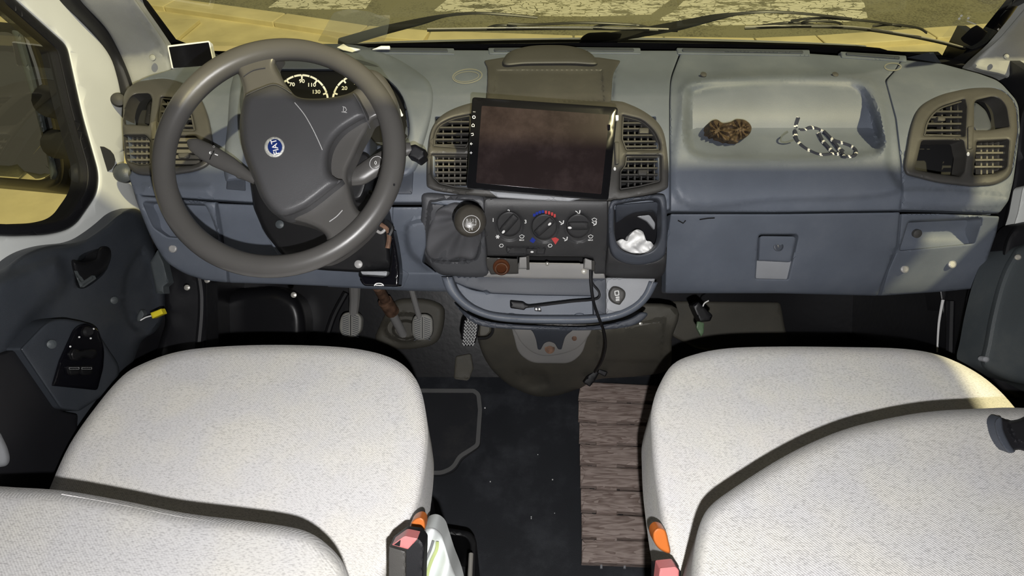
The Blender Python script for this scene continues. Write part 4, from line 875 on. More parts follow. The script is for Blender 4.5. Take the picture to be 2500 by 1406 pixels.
fan(1215, 578); screenic(1274, 578); screenic(1442, 578); seatic(1412, 518); seatic(1372, 543); screenic(1451, 537, False); seatic(1452, 545); seatic(1381, 583)
for x in (1224, 1343): stroke('car_symbol', [(x-5, 600), (x-2, 596), (x+3, 596), (x+5, 600), (x+2, 603), (x-3, 603)], 1.5, CP, M['whitep'], cl, closed=True)
sk = relief('slider', R([(1285, 607, 2), (1312, 608, 2), (1311, 623, 2), (1284, 622, 2)], 3), off(CP, -.008), M['console'], cl, step=6, edge=(3, .003), thick=.012)
relief('slider_mark', ell(1299, 615, 4, 2.2, n=10), off(CP, -.0095), M['whitep'], sk, step=4, edge=(0, 0), thick=.001)
# gear lever and its surround
gl = thing('gear_lever', 'gear lever with a round black knob and crumpled leather gaiter', 'gear lever', V(1110, 600, 1.1))
relief('surround', CR([(1034, 472), (1100, 474), (1184, 482), (1186, 560), (1190, 640), (1188, 674), (1110, 674), (1072, 668), (1046, 640), (1032, 605), (1026, 560), (1030, 510)], 5), off(D, -.012), M['surround'], gl, step=9, edge=(12, .016), thick=.04,
       feats=[feat(CR([(1044, 500), (1064, 487), (1110, 483), (1170, 496), (1178, 560), (1172, 620), (1150, 640), (1070, 642), (1044, 630), (1036, 600)], 5), .024, 12)])
def fold(px, py):
    a = np.arctan2(py-530, px-1147); r = np.hypot(px-1147, py-530)
    return -.007*np.sin(a*7+r*.02)*np.clip(r/60, 0, 1)-.004*np.sin(a*13+1.3)
relief('gaiter', CR([(1046, 560), (1062, 520), (1090, 500), (1130, 492), (1166, 505), (1176, 560), (1170, 610), (1154, 634), (1120, 630), (1080, 642), (1050, 630), (1038, 600)], 6), lambda x, y: D(x, y)+.004-.045*np.exp(-((x-1140)**2+(y-545)**2)/50.**2), M['gaiter'], gl, step=5, edge=(8, .010), thick=.02, feats=[fold], ang=80)
lathe('knob', [(.012, -.03), (.016, -.022), (.0245, -.006), (.0265, .006), (.0245, .016), (.019, .0235), (.016, .0255), (.001, .026)], V(1147, 541, .99), (.12, -.62, .78), M['knob'], gl, n=36)
KD = const(.9615)
stroke('knob_ring', ell(1151, 547, 21, 21, n=24), 1.5, KD, M['greyp'], gl, closed=True)
text('gear_number', 'R 1 3 5', 1151, 538, 8, KD, M['greyp'], gl, sx=.75); text('gear_number', '2 4', 1149, 559, 7, KD, M['greyp'], gl, sx=.8)
stroke('shift_pattern', [(1140, 542), (1140, 549), (1162, 549), (1162, 541)], 1.4, KD, M['greyp'], gl); stroke('shift_pattern', [(1150, 542), (1150, 554)], 1.4, KD, M['greyp'], gl)
# cup holder
ch = thing('cup_holder', 'dark plastic cup holder at the right edge of the centre console', 'cup holder', V(1555, 580, 1.1))
cho = CR([(1500, 502), (1520, 494), (1560, 488), (1598, 485), (1611, 496), (1614, 540), (1612, 580), (1598, 606), (1575, 619), (1550, 621), (1522, 612), (1506, 594), (1499, 560), (1499, 525)], 5)
def chd(x, y): return D(x, y)-.030-.018*np.clip((y-540)/80, 0, 1)
relief('rim', CR([(1489, 497), (1520, 486), (1570, 479), (1612, 474), (1626, 486), (1628, 540), (1627, 600), (1618, 628), (1590, 642), (1552, 646), (1512, 636), (1492, 614), (1486, 570)], 5), chd, M['dashd'], ch, step=8, edge=(6, .006), thick=.03, holes=[cho[::-1]])
relief('body', CR([(1486, 600), (1494, 618), (1520, 636), (1556, 643), (1596, 638), (1622, 618), (1628, 590), (1627, 640), (1620, 668), (1596, 684), (1545, 688), (1500, 682), (1480, 668), (1482, 630)], 5), lambda x, y: D(x, y)-.036+.02*np.clip((y-640)/40, 0, 1), M['console'], ch, step=8, edge=(8, .008), thick=.04)
relief('side_body', R([(1484, 490), (1500, 492), (1502, 640), (1482, 672)], 3), off(D, -.022), M['console'], ch, step=12, edge=(3, .004), thick=.03)
relief('well', R([(1490, 482), (1622, 482), (1622, 630), (1490, 630)], 10), off(D, .03), M['rubber'], ch, step=20, edge=(0, 0), thick=.02)
relief('well_wall', R([(1502, 500, 8), (1606, 492, 8), (1612, 540), (1596, 512, 10), (1540, 520, 20), (1504, 545)], 6), lambda x, y: D(x, y)-.02+.05*np.clip((y-490)/60, 0, 1), M['dashd'], ch, step=10, edge=(3, .004), thick=.01)
relief('clip', R([(1556, 528, 2), (1586, 524, 6), (1600, 545, 6), (1598, 562), (1580, 540, 6)], 5), off(D, .006), M['lightgrey'], ch, step=6, edge=(2, .002), thick=.006)
def crump(px, py): return -.006*np.sin(px*.19+np.sin(py*.16)*2)-.005*np.sin(py*.21+px*.07)
ts = relief('crumpled_tissue', R([(1507, 588, 3), (1518, 582, 6), (1532, 590), (1536, 575, 4), (1548, 562, 6), (1558, 559, 5), (1570, 565, 4), (1578, 588, 3), (1588, 588, 5), (1597, 600, 3), (1588, 612, 5), (1565, 620, 5), (1540, 619, 6), (1520, 611, 6)], 4), lambda x, y: D(x, y)-.004, M['tissue'], None, step=4, edge=(4, .004), thick=.03, feats=[crump], ang=80)
tag(ts, 'crumpled white paper tissue stuffed in the cup holder', 'tissue')
# lower fittings of the console
lf = thing('console_bracket', 'worn grey bracket with clips and a thin rod below the heater controls', 'bracket', V(1350, 650, 1.18))
relief('back_plate', R([(1186, 668, 3), (1192, 660), (1262, 668), (1266, 640), (1440, 644), (1476, 668), (1478, 682), (1300, 680), (1180, 676)], 3), off(D, -.004), M['metal'], lf, step=12, edge=(4, .004), thick=.02)
ptube('rod', [(1290, 642), (1340, 643), (1416, 644)], off(D, -.014), 1.8, M['steel'], lf, seg=2)
lathe('rod_ball', [(.001, -.004), (.003, -.0025), (.004, 0), (.003, .0025), (.001, .004)], V(1336, 644, float(D(0, 644))-.016), (0, -.7, .7), M['steel'], lf, n=14)
for q in ([(1268, 628), (1292, 626), (1293, 656), (1266, 656)], [(1428, 630), (1452, 638), (1452, 660), (1426, 656)]):
    relief('clip', R(q, 2), off(D, -.026), M['metal'], lf, step=6, edge=(3, .004), thick=.02)
    relief('clip_cheek', R([(q[1][0]-7, q[1][1]-2), (q[1][0], q[1][1]-2), (q[2][0], q[2][1]+2), (q[2][0]-7, q[2][1]+2)], 1), off(D, -.032), M['bezel'], lf, step=6, edge=(2, .002), thick=.02)
lathe('screw', [(.006, 0), (.006, .003), (.002, .005)], V(1426, 662, float(D(0, 662))-.008), (0, -.7, .7), M['steel'], lf, n=14)
li = thing('lighter_socket', 'amber-ringed lighter socket in a dark housing below the fan dial', 'socket', V(1226, 652, 1.15))
relief('housing', R([(1186, 628, 2), (1264, 632, 2), (1266, 668, 2), (1198, 670, 2), (1188, 650)], 2), off(D, -.018), M['bezel'], li, step=8, edge=(3, .003), thick=.03, holes=[ell(1224, 653, 19, n=24)[::-1]])
relief('ring', ell(1224, 652, 21, 20, n=32), off(D, -.021), M['amber'], li, step=6, edge=(4, .004), thick=.02, holes=[ell(1224, 655, 13, 12, n=24)[::-1]])
stroke('inner_ring', ell(1224, 656, 14, 13, n=24), 2.2, off(D, -.022), M['rust'], li, closed=True)
relief('plug', ell(1224, 655, 14, n=24), off(D, -.008), M['amber'], li, step=6, edge=(4, .005), thick=.01)
# oddments tray under the console
ot = thing('oddments_tray', 'curved grey-blue oddments tray with a thick lip under the centre console', 'tray', V(1340, 740, 1.2))
lo = CR([(1078, 676), (1088, 706), (1108, 732), (1140, 757), (1185, 776), (1240, 786), (1340, 790), (1440, 789), (1510, 778), (1556, 757), (1586, 728), (1606, 690)], 6, False)
li_ = CR([(1104, 676), (1116, 706), (1138, 732), (1168, 751), (1210, 764), (1280, 770), (1340, 771), (1440, 770), (1500, 762), (1544, 742), (1570, 716), (1584, 684)], 6, False)
relief('lip', lo+li_[::-1], lambda x, y: 1.165+0*x, M['dash'], ot, step=7, edge=(10, .010), thick=.05)
relief('lip_ridge', [(x*.42+a*.58, y*.42+b*.58) for (x, y), (a, b) in zip(lo, li_)]+[(x*.52+a*.48, y*.52+b*.48) for (x, y), (a, b) in zip(lo, li_)][::-1], const(1.163), M['lightgrey'], ot, step=7, edge=(1.2, .001), thick=.004)
relief('tray_floor', CR([(1110, 690), (1150, 706), (1200, 714), (1300, 718), (1478, 722), (1478, 772), (1340, 776), (1220, 772), (1160, 752), (1124, 722)], 4), const(1.215), M['dash'], ot, step=12, edge=(3, .003), thick=.02)
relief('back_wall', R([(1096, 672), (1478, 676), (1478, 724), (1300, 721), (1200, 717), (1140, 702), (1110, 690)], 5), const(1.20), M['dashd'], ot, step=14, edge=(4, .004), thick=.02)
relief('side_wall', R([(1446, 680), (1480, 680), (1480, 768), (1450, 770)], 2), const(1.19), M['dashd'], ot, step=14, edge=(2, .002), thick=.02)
relief('side_shelf', R([(1480, 678, 2), (1600, 680), (1590, 706), (1560, 738), (1520, 758), (1480, 766, 2)], 4), const(1.172), M['lightgrey'], ot, step=12, edge=(3, .003), thick=.03)
relief('under_skirt', CR([(1108, 738), (1140, 764), (1200, 786), (1340, 796), (1450, 796), (1530, 780), (1566, 762), (1580, 770), (1540, 796), (1440, 806), (1260, 804), (1160, 790)], 5), const(1.20), M['dashd'], ot, step=10, edge=(5, .005), thick=.04)  # dark strip standing in for the shade below the lip
for x in (1248, 1415): relief('rubber_foot', ell(x, 770, 13, 6, n=16), const(1.208), M['dash'], ot, step=6, edge=(3, .003), thick=.01)
sc_ = thing('socket_cap', 'round rubber socket cap with a white symbol on the tray shelf', 'cap', V(1507, 720, 1.16))
relief('cap', CR([(1499, 699), (1514, 702), (1526, 712), (1526, 726), (1518, 738), (1512, 744), (1497, 739), (1488, 728), (1487, 714), (1492, 704)], 5), const(1.158), M['bezel'], sc_, step=6, edge=(5, .006), thick=.016)
stroke('symbol', R([(1501, 711), (1510, 710), (1511, 720), (1502, 721)], 1), 1.8, const(1.1575), M['whitep'], sc_, closed=True)
for k in range(2): text('symbol', 'EEE', 1508, 726+k*6, 4.5, const(1.1575), M['whitep'], sc_, rot=-8, bold=.03)
# cables
cb = thing('usb_cable', 'black cable with a plug lying in the oddments tray', 'cable', V(1360, 740, 1.17))
ptube('wire', [(1446, 660), (1446, 690), (1462, 712), (1462, 726), (1446, 732), (1400, 736), (1350, 742), (1300, 748), (1288, 748)], const(1.155), 2.6, M['rubber'], cb)
relief('plug', R([(1246, 735, 3), (1278, 738, 3), (1286, 744), (1296, 746), (1296, 751), (1284, 752), (1280, 757, 3), (1246, 752, 3)], 3), const(1.165), M['rubber'], cb, step=6, edge=(4, .004), thick=.014)
bit = relief('metal_clip', R([(1305, 751), (1320, 751), (1322, 761), (1306, 759)], 1), const(1.20), M['black'], None, step=5, edge=(2, .002), thick=.01); tag(bit, 'tiny clip with two shiny dots on the tray floor', 'clip')
for x in (1309, 1317): stroke('shiny_dot', [(x, 752), (x, 757)], 4, const(1.199), M['whitep'], bit)
cb2 = thing('hanging_cable', 'black cable hanging over the tray lip down to the slatted mat', 'cable', V(1470, 800, 1.15))
P_ = [V(x, y, d) for x, y, d in ((1442, 660, 1.15), (1444, 700, 1.15), (1450, 740, 1.14), (1462, 776, 1.12), (1476, 815, 1.2), (1478, 850, 1.32), (1468, 884, 1.46), (1452, 908, 1.6))]
tube('wire', P_, .0028, M['rubber'], cb2, seg=6, n=8)
relief('plug', R([(1456, 902, 3), (1462, 912), (1452, 930, 2), (1440, 944, 2), (1424, 934, 2), (1436, 916)], 3), const(1.66), M['rubber'], cb2, step=6, edge=(4, .005), thick=.02)
relief('plug', R([(1462, 900, 2), (1484, 908, 3), (1478, 920, 3), (1458, 910)], 3), const(1.64), M['rubber'], cb2, step=6, edge=(4, .004), thick=.02)
# ================================================================ LOWER AREA: tunnel cover, pedals, mats
HMP = curve([690, 780, 880, 930, 972], [1.46, 1.47, 1.60, 1.71, 1.80])
def HM(px, py): return HMP(py)
tn = thing('tunnel_cover', 'dusty grey-brown moulded cover below the centre console', 'floor cover', V(1400, 880, 1.7))
relief('cover', CR([(1160, 760), (1400, 750), (1640, 745), (1640, 830), (1632, 900), (1560, 918), (1460, 926), (1410, 950), (1330, 970), (1262, 950), (1210, 912), (1180, 868), (1166, 820)], 6), HM, M['liner'], tn, step=14, edge=(10, .02), thick=.06,
       feats=[feat(CR([(1250, 905), (1330, 900), (1345, 945), (1290, 955)], 5), .02, 20), feat(R([(1455, 800), (1628, 770), (1620, 890), (1450, 885)], 6), -.015, 14)])
br = thing('mounting_bracket', 'two stacked grey metal plates with a rusty bolt below the tray', 'bracket', V(1345, 840, 1.5))
relief('rear_plate', R([(1248, 795, 3), (1256, 826), (1264, 860, 20), (1296, 886, 20), (1393, 887, 20), (1422, 862, 16), (1432, 828), (1448, 798, 3)], 8), off(HM, -.012), M['metal'], br, step=12, edge=(3, .003), thick=.02)
relief('front_plate', CR([(1256, 796), (1262, 818), (1276, 840), (1304, 862), (1341, 869), (1398, 856), (1428, 832), (1444, 798), (1400, 792), (1300, 792)], 6), off(HM, -.022), M['metal'], br, step=10, edge=(3, .003), thick=.01,
       feats=[])
relief('notched_tab', R([(1276, 796), (1300, 806, 12), (1309, 830), (1313, 853, 3), (1320, 854, 3), (1328, 838, 5), (1341, 833, 8), (1354, 838, 5), (1363, 853, 3), (1371, 853, 3), (1380, 820, 10), (1404, 802, 8), (1420, 796)], 5), off(HM, -.030), M['dashd'], br, step=8, edge=(2, .002), thick=.008)
lathe('bolt', [(.0125, 0), (.0125, .003), (.008, .004), (.008, .008), (.002, .009)], V(1342, 851, float(HMP(851))-.026), (0, -.7, .7), M['rust'], br, n=20)
lathe('rivet', [(.006, 0), (.006, .003), (.002, .005)], V(1402, 826, float(HMP(826))-.026), (0, -.7, .7), M['rust'], br, n=14)
# dim liner on the passenger toe board
relief('wall_liner', R([(1636, 735), (1905, 738), (1916, 800), (1932, 860), (1800, 868), (1700, 850), (1640, 820)], 10), off(FW, -.02), M['liner'], step=20, edge=(8, .008), thick=.02, kind='structure')
relief('wall_liner', R([(2120, 860), (2200, 810), (2260, 790), (2260, 870), (2130, 880)], 6), off(FW, -.02), M['liner'], step=20, edge=(8, .008), thick=.02, kind='structure')
ob = thing('diagnostic_plug', 'small black connector dangling under the glove box on a green tab', 'connector', V(1715, 770, 1.35))
relief('housing', R([(1690, 745), (1706, 736), (1722, 752, 4), (1740, 770, 3), (1734, 784, 4), (1710, 786), (1700, 768)], 3), const(1.36), M['black'], ob, step=7, edge=(4, .005), thick=.03)
relief('green_tab', R([(1703, 784), (1719, 788), (1718, 812), (1712, 822), (1700, 800)], 2), const(1.37), plastic('green_tab', (.10, .16, .09), .4, 0), ob, step=6, edge=(2, .002), thick=.006)
ptube('wire', [(1716, 748), (1720, 740), (1730, 734)], const(1.35), 1.6, M['whitep'], ob)
lathe('liner_stud', [(.004, 0), (.004, .003), (.001, .004)], V(1564, 790, 1.43), (0, -.7, .7), M['steel'], tn, n=10)
# pedals
def pedal(nm, o, d, lab, arm, armr, m='pedal'):
    t = thing(nm, lab, 'pedal', V(o[0][0], o[0][1], d)); p = relief('pad', R(o, 10, 4), const(d), M[m], t, step=7, edge=(6, .006), thick=.018)
    if arm: tube('arm', [V(*a) for a in arm], armr, M['metal'] if m != 'rust' else M['rust'], t, seg=4, n=10)
    return t, p
t1, p1 = pedal('clutch_pedal', [(838, 764), (868, 760), (884, 774), (882, 808), (864, 826), (840, 824), (828, 806), (830, 780)], 1.71, 'worn grey clutch pedal, leftmost of the three pedals', [(866, 690, 1.62), (866, 730, 1.68), (862, 775, 1.73)], [.016, .014, .012])
t2, p2 = pedal('brake_pedal', [(1014, 768), (1042, 766), (1056, 776), (1057, 812), (1046, 830), (1016, 831), (1006, 816), (1006, 782)], 1.71, 'worn grey brake pedal, middle one of the three pedals', [(1000, 690, 1.62), (1014, 740, 1.68), (1028, 790, 1.73)], [.008, .008, .008])
for t, cx, cy in ((t1, 856, 793), (t2, 1031, 800)):
    stroke('centre_groove', [(cx, cy-26), (cx, cy+26)], 2.4, const(1.7095), M['black'], t)
    for k in range(-5, 6):
        stroke('tread_rib', [(cx-20, cy+k*5+6), (cx-4, cy+k*5)], 1.6, const(1.7095), M['dashd'], t); stroke('tread_rib', [(cx+20, cy+k*5+6), (cx+4, cy+k*5)], 1.6, const(1.7095), M['dashd'], t)
t3 = thing('accelerator_pedal', 'accelerator pedal with a white zigzag tread beside the tunnel cover', 'pedal', V(1150, 812, 1.6))
relief('pad', R([(1140, 772, 8), (1166, 776, 10), (1170, 800), (1158, 844, 10), (1134, 846, 10), (1126, 820), (1130, 790)], 6), const(1.45), M['rubber'], t3, step=7, edge=(5, .005), thick=.02)
for k in range(9):
    y = 778+k*7.8; x0 = 1136-k*.8+(4 if k < 1 else 0); n = 8; wd = 30-(2 if k > 6 else 0)
    stroke('zigzag_tread', [(x0+wd*i/n, y+(3.2 if i % 2 else -3.2)) for i in range(n+1)], 2.6, const(1.4485), M['greyp'], t3)
ptube('return_spring', [(1170, 786), (1196, 788), (1203, 808), (1190, 824), (1166, 826)], const(1.46), 3.5, M['black'], t3)
relief('bracket', R([(1172, 786), (1194, 790, 6), (1198, 808, 6), (1186, 820, 6), (1170, 820)], 5), const(1.465), M['liner'], t3, step=8, edge=(3, .003), thick=.01)
sj = thing('steering_joint', 'rusty steering shaft running down between the pedals', 'shaft', V(960, 770, 1.7))
tube('upper_shaft', [V(922, 700, 1.60), V(945, 740, 1.70)], .014, M['rust'], sj, n=12)
tube('yoke', [V(940, 735, 1.68), V(958, 762, 1.72)], .020, M['rust'], sj, n=12)
tube('lower_shaft', [V(950, 750, 1.72), V(990, 828, 1.84)], .013, M['metal'], sj, n=14)
lathe('shaft_collar', [(.026, 0), (.03, .006), (.022, .012), (.014, .02)], V(988, 830, 1.86), (-.3, -.6, .7), M['rubber'], sj, n=20)
gd = relief('steering_gaiter', CR([(925, 800), (960, 738), (1010, 728), (1060, 735), (1085, 760), (1070, 830), (1020, 850), (950, 850), (918, 830)], 6), off(FW, -.03), M['liner'], None, step=10, edge=(16, .02), thick=.03,
            feats=[feat(ell(990, 800, 56, 40), -.02, 12), feat(ell(990, 805, 34, 26), .02, 8)])
tag(gd, 'dusty dark rubber gaiter round the steering shaft on the toe board', 'gaiter')
fr_ = ptube('toe_board_rib', [(845, 714), (815, 770), (795, 830)], off(FW, -.03), 8, M['rubber'], None)
tag(fr_, 'black rubber rib left of the clutch pedal', 'rib')
hf = relief('heater_duct', CR([(660, 700), (720, 720), (745, 760), (748, 820), (735, 860), (560, 870), (520, 800), (540, 720)], 5), off(FW, -.10), M['footwell'], None, step=14, edge=(30, .05), thick=.06)
tag(hf, 'bulging glossy black footwell moulding left of the clutch pedal', 'moulding')
for x, y in ((458, 702), (507, 684), (718, 720)): 
    q = lathe('stud', [(.006, 0), (.006, .003), (.002, .005)], V(x, y, 1.30), (0, -.7, .7), M['steel'], db, n=12)
# driver mat and debris on the floor
mt = thing('floor_mat', 'black carpet floor mat with grey bound edge beside the driver seat', 'floor mat', V(1050, 1050, 1.65))
mo = R([(640, 948), (1156, 950, 2), (1174, 958, 10), (1178, 1000), (1172, 1088, 8), (1150, 1104, 8), (1128, 1120, 10), (1112, 1148, 16), (1080, 1160, 10), (640, 1160)], 5)
relief('carpet', mo, zpl(.010), M['mat'], mt, step=30, edge=(3, .002), thick=.008, back=(0, 0, -1))
stroke('bound_edge', R([(640, 952), (1156, 954, 2), (1168, 962, 10), (1172, 1000), (1166, 1086, 8), (1148, 1098, 8), (1122, 1114, 10), (1106, 1142, 16), (1078, 1154, 10), (640, 1154)], 5), 10, zpl(.012), M['matedge'], mt, thick=.002)
lf_ = relief('dry_leaf', CR([(1098, 862), (1102, 870), (1100, 884), (1090, 896), (1078, 903), (1090, 888), (1095, 874)], 4), zpl(.01), plastic('leaf', (.33, .30, .20), .8, .3), None, step=5, edge=(1.5, .001), thick=.003)
tag(lf_, 'small curled dry leaf on the floor under the accelerator', 'leaf')
ap = relief('floor_pad', R([(1112, 870), (1150, 862, 8), (1156, 900), (1144, 930, 8), (1108, 925)], 6), off(FW, -.012), M['liner'], None, step=9, edge=(5, .004), thick=.01); tag(ap, 'faint dark pad on the floor below the accelerator', 'pad')
CRL = ['white crumb beside the grey bound corner of the floor mat', 'white crumb below the end of the floor mat', 'single white crumb left of the slatted mat, on the middle of the floor',
       'tiny faint crumb left of the slatted mat', 'upper of two touching crumbs in front of the black bin', 'lower of two touching crumbs in front of the black bin', 'tiny crumb nearest the slatted mat, low on the floor', 'tiny crumb on the carpet mat beside the driver seat']
for k, (x, y, r) in enumerate(((1184, 996, 2.2), (1197, 1176, 1.6), (1349, 1171, 1.8), (1313, 1110, 1.3), (1297, 1262, 1.5), (1297, 1266, 1.3), (1354, 1253, 1.1), (1030, 972, 1.2))):
    c_ = lathe('crumb', [(.0004, 0), (r*.0011, .0003), (r*.0009, .0016), (.0003, .002)], V(x, y, float(zpl(.012 if k == 7 else .001)(x, y))), (0, 0, 1), M['whitep'], None, n=8)
    tag(c_, CRL[k], 'crumb', 'crumbs on the cab floor')
# slatted wooden mat: eight boards
wm = thing('slatted_mat', 'dark brown wooden slatted mat on the floor beside the passenger seat', 'duckboard', V(1505, 1150, 1.5))
WZ = zpl(.035)
yb = [929, 976, 1028, 1081, 1134, 1190, 1250, 1314, 1378]; ytop = list(zip(yb[:-1], yb[1:]))
xl = [(1418, 1412), (1413, 1412), (1415, 1414), (1416, 1416), (1417, 1417), (1418, 1419), (1420, 1420), (1421, 1420)]
for (a, b), (x0, x1) in zip(ytop, xl):
    last = b > 1370
    q = [(x0, a+3), (x0+174 if last else 1640, a+(8 if last else 14)), (x0+172 if last else 1640, b+(2 if last else 6)), (x1, b-4)]
    relief('slat', R(q, 2), zpl(.035+random.uniform(-.001, .001)), M['wood'], wm, step=26, edge=(4, .005), thick=.014, back=(0, 0, -1), closed=True)
for k, (a, b) in enumerate(ytop[:-1]):                # joining lugs between boards
    relief('lug', R([(1456, b-6), (1506, b-4), (1506, b+6), (1456, b+4)], 1), zpl(.034), M['wood'], wm, step=20, edge=(1, .001), thick=.012, back=(0, 0, -1))
for x in (1468, 1525): tube('pin', [V(x, 1376, float(zpl(.02)(x, 1376))), V(x, 1388, float(zpl(.02)(x, 1388)))], .003, M['lightgrey'], wm)
for x in (1440, 1500, 1560): box('runner', tuple(V(x, 1150, float(zpl(.010)(x, 1150)))), (.012, .42, .020), M['rubber'], wm)

# ================================================================ SEATS
ds = thing('driver_seat', 'driver seat in light grey fabric covers, in front of the camera on the left', 'seat', (-.35, .4, 0))
c1 = CR([(118, 1200), (170, 1085), (240, 985), (300, 917), (350, 887), (420, 862), (500, 849), (640, 842), (800, 845), (900, 857), (968, 880), (1008, 915), (1030, 960), (1043, 1030), (1045, 1080), (1038, 1150), (1026, 1220), (1008, 1268), (985, 1310), (940, 1420), (900, 1640), (300, 1660), (60, 1500), (80, 1300)], 5)
def cush(z, cx, cy, rx, ry, h): 
    f = zpl(z)
    return lambda x, y: f(x, y)-h*np.exp(-((x-cx)/rx)**2-((y-cy)/ry)**2)
C1 = cush(.66, 600, 1050, 420, 240, .018)
relief('cushion', c1, C1, M['fabric'], ds, step=18, edge=(26, .022), thick=.10, back=(0, 0, -1), ang=60)
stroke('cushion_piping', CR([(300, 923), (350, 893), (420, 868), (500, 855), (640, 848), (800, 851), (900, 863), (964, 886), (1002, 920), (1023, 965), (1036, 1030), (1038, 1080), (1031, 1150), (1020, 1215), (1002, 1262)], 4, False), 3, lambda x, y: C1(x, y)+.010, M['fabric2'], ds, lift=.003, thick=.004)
box('seat_base', (-.36, 0.38, .27), (.40, .42, .52), M['seatbase'], ds, bev=.02)
b1 = CR([(-400, 1140), (-200, 1168), (0, 1187), (150, 1197), (300, 1222), (450, 1252), (600, 1271), (700, 1285), (755, 1300), (800, 1330), (835, 1370), (856, 1420), (866, 1500), (870, 1700), (400, 1760), (-400, 1760)], 5)
def backf(z, k): f = zpl(z); return lambda x, y: f(x, y)+k(x, y)
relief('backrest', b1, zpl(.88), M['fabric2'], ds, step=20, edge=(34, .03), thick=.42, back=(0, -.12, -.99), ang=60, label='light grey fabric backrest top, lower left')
stroke('backrest_seam', CR([(150, 1206), (300, 1234), (450, 1264), (600, 1284), (700, 1298), (748, 1313), (786, 1342), (818, 1380), (838, 1430)], 4, False), 2.4, off(zpl(.88), .012), M['fabric'], ds, lift=.004, thick=.004)
ps = thing('passenger_seat', 'passenger seat in light grey fabric covers on the right', 'seat', (.55, .4, 0))
c2 = CR([(1590, 1060), (1590, 1005), (1606, 948), (1642, 890), (1700, 864), (1780, 850), (1900, 846), (2050, 847), (2200, 851), (2290, 866), (2370, 901), (2432, 946), (2490, 1010), (2600, 1150), (2680, 1400), (2660, 1640), (1700, 1640), (1650, 1440), (1622, 1320), (1604, 1210), (1594, 1130)], 5)
C2 = cush(.66, 2000, 1030, 420, 240, .018)
relief('cushion', c2, C2, M['fabric'], ps, step=18, edge=(26, .022), thick=.10, back=(0, 0, -1), ang=60)
stroke('cushion_piping', CR([(1650, 900), (1616, 952), (1600, 1008), (1600, 1060), (1604, 1130), (1614, 1210), (1630, 1310), (1655, 1420)], 4, False), 3, lambda x, y: C2(x, y)+.010, M['fabric2'], ps, lift=.003, thick=.004)
box('seat_base', (.56, 0.38, .27), (.40, .42, .52), M['seatbase'], ps, bev=.02)
b2 = CR([(1682, 1560), (1684, 1440), (1694, 1340), (1710, 1275), (1735, 1234), (1790, 1192), (1900, 1122), (2000, 1072), (2100, 1037), (2250, 1007), (2400, 997), (2520, 996), (2900, 1010), (3000, 1300), (2900, 1720), (1700, 1740)], 5)
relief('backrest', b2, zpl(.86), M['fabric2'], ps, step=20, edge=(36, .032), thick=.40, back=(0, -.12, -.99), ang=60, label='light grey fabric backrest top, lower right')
def bkd(o): f = zpl(.86); return lambda x, y: f(x, y)+o
hk = thing('belt_guide', 'dark plastic belt guide clip on the passenger backrest at the right edge', 'clip', V(2470, 1060, .60))
relief('clip', CR([(2430, 1030), (2440, 1018), (2458, 1022), (2480, 1024), (2540, 1010), (2540, 1110), (2490, 1100), (2470, 1104), (2450, 1096), (2436, 1070)], 5), bkd(-.004), M['rubber'], hk, step=7, edge=(9, .010), thick=.03, feats=[feat(CR([(2460, 1030), (2520, 1024), (2530, 1090), (2480, 1080)], 5), -.008, 10)])
relief('clip_lip', CR([(2428, 1034), (2438, 1018), (2446, 1022), (2450, 1050), (2466, 1084), (2478, 1102), (2460, 1104), (2438, 1074)], 5), bkd(-.014), M['armq'] if 'armq' in M else M['dashd'], hk, step=6, edge=(4, .004), thick=.012)
# recliner wheels, buckles
for nm, o, d, lab in (('recline_wheel', [(1004, 1275), (1022, 1262), (1036, 1268), (1038, 1290), (1028, 1316), (1012, 1320), (1000, 1305)], .80, 'orange plastic recline wheel at the driver seat side'),
                      ('recline_wheel', [(1594, 1300), (1606, 1288), (1624, 1294), (1632, 1320), (1636, 1350), (1612, 1342), (1596, 1322)], .80, 'orange plastic recline wheel at the passenger seat side')):
    o_ = relief(nm, CR(o, 5), const(d), M['orange'], None, step=6, edge=(5, .006), thick=.02); tag(o_, lab, 'wheel')
bk = thing('seat_belt_buckle', 'black seat belt buckle with a red release button beside the driver seat', 'buckle', V(990, 1360, .75))
relief('body', R([(950, 1334, 3), (985, 1308, 6), (1022, 1312, 5), (1036, 1330, 5), (1022, 1800), (950, 1800)], 4), const(.72), M['rubber'], bk, step=12, edge=(5, .005), thick=.03)
relief('body_face', R([(949, 1334), (990, 1346), (988, 1790), (948, 1790)], 3), const(.712), M['bezel'], bk, step=12, edge=(2, .002), thick=.008)
relief('release_button', R([(956, 1330, 3), (988, 1307, 6), (1021, 1314, 4), (996, 1341, 3)], 4), const(.705), M['pink'], bk, step=6, edge=(2, .002), thick=.02)
relief('slot', R([(962, 1330), (978, 1318), (976, 1334)], 1), const(.7035), M['black'], bk, step=5, edge=(0, 0), thick=.001)
bk = thing('seat_belt_buckle', 'seat belt buckle with a pink button at the bottom edge beside the passenger seat', 'buckle', V(1632, 1400, .8))
relief('release_button', R([(1610, 1386, 4), (1650, 1382, 5), (1658, 1392, 3), (1656, 1440), (1604, 1440)], 4), const(.72), M['pink'], bk, step=8, edge=(3, .003), thick=.02)
relief('body', R([(1604, 1396, 4), (1662, 1392, 4), (1656, 1850), (1606, 1850)], 3), const(.728), M['rubber'], bk, step=12, edge=(3, .003), thick=.03)
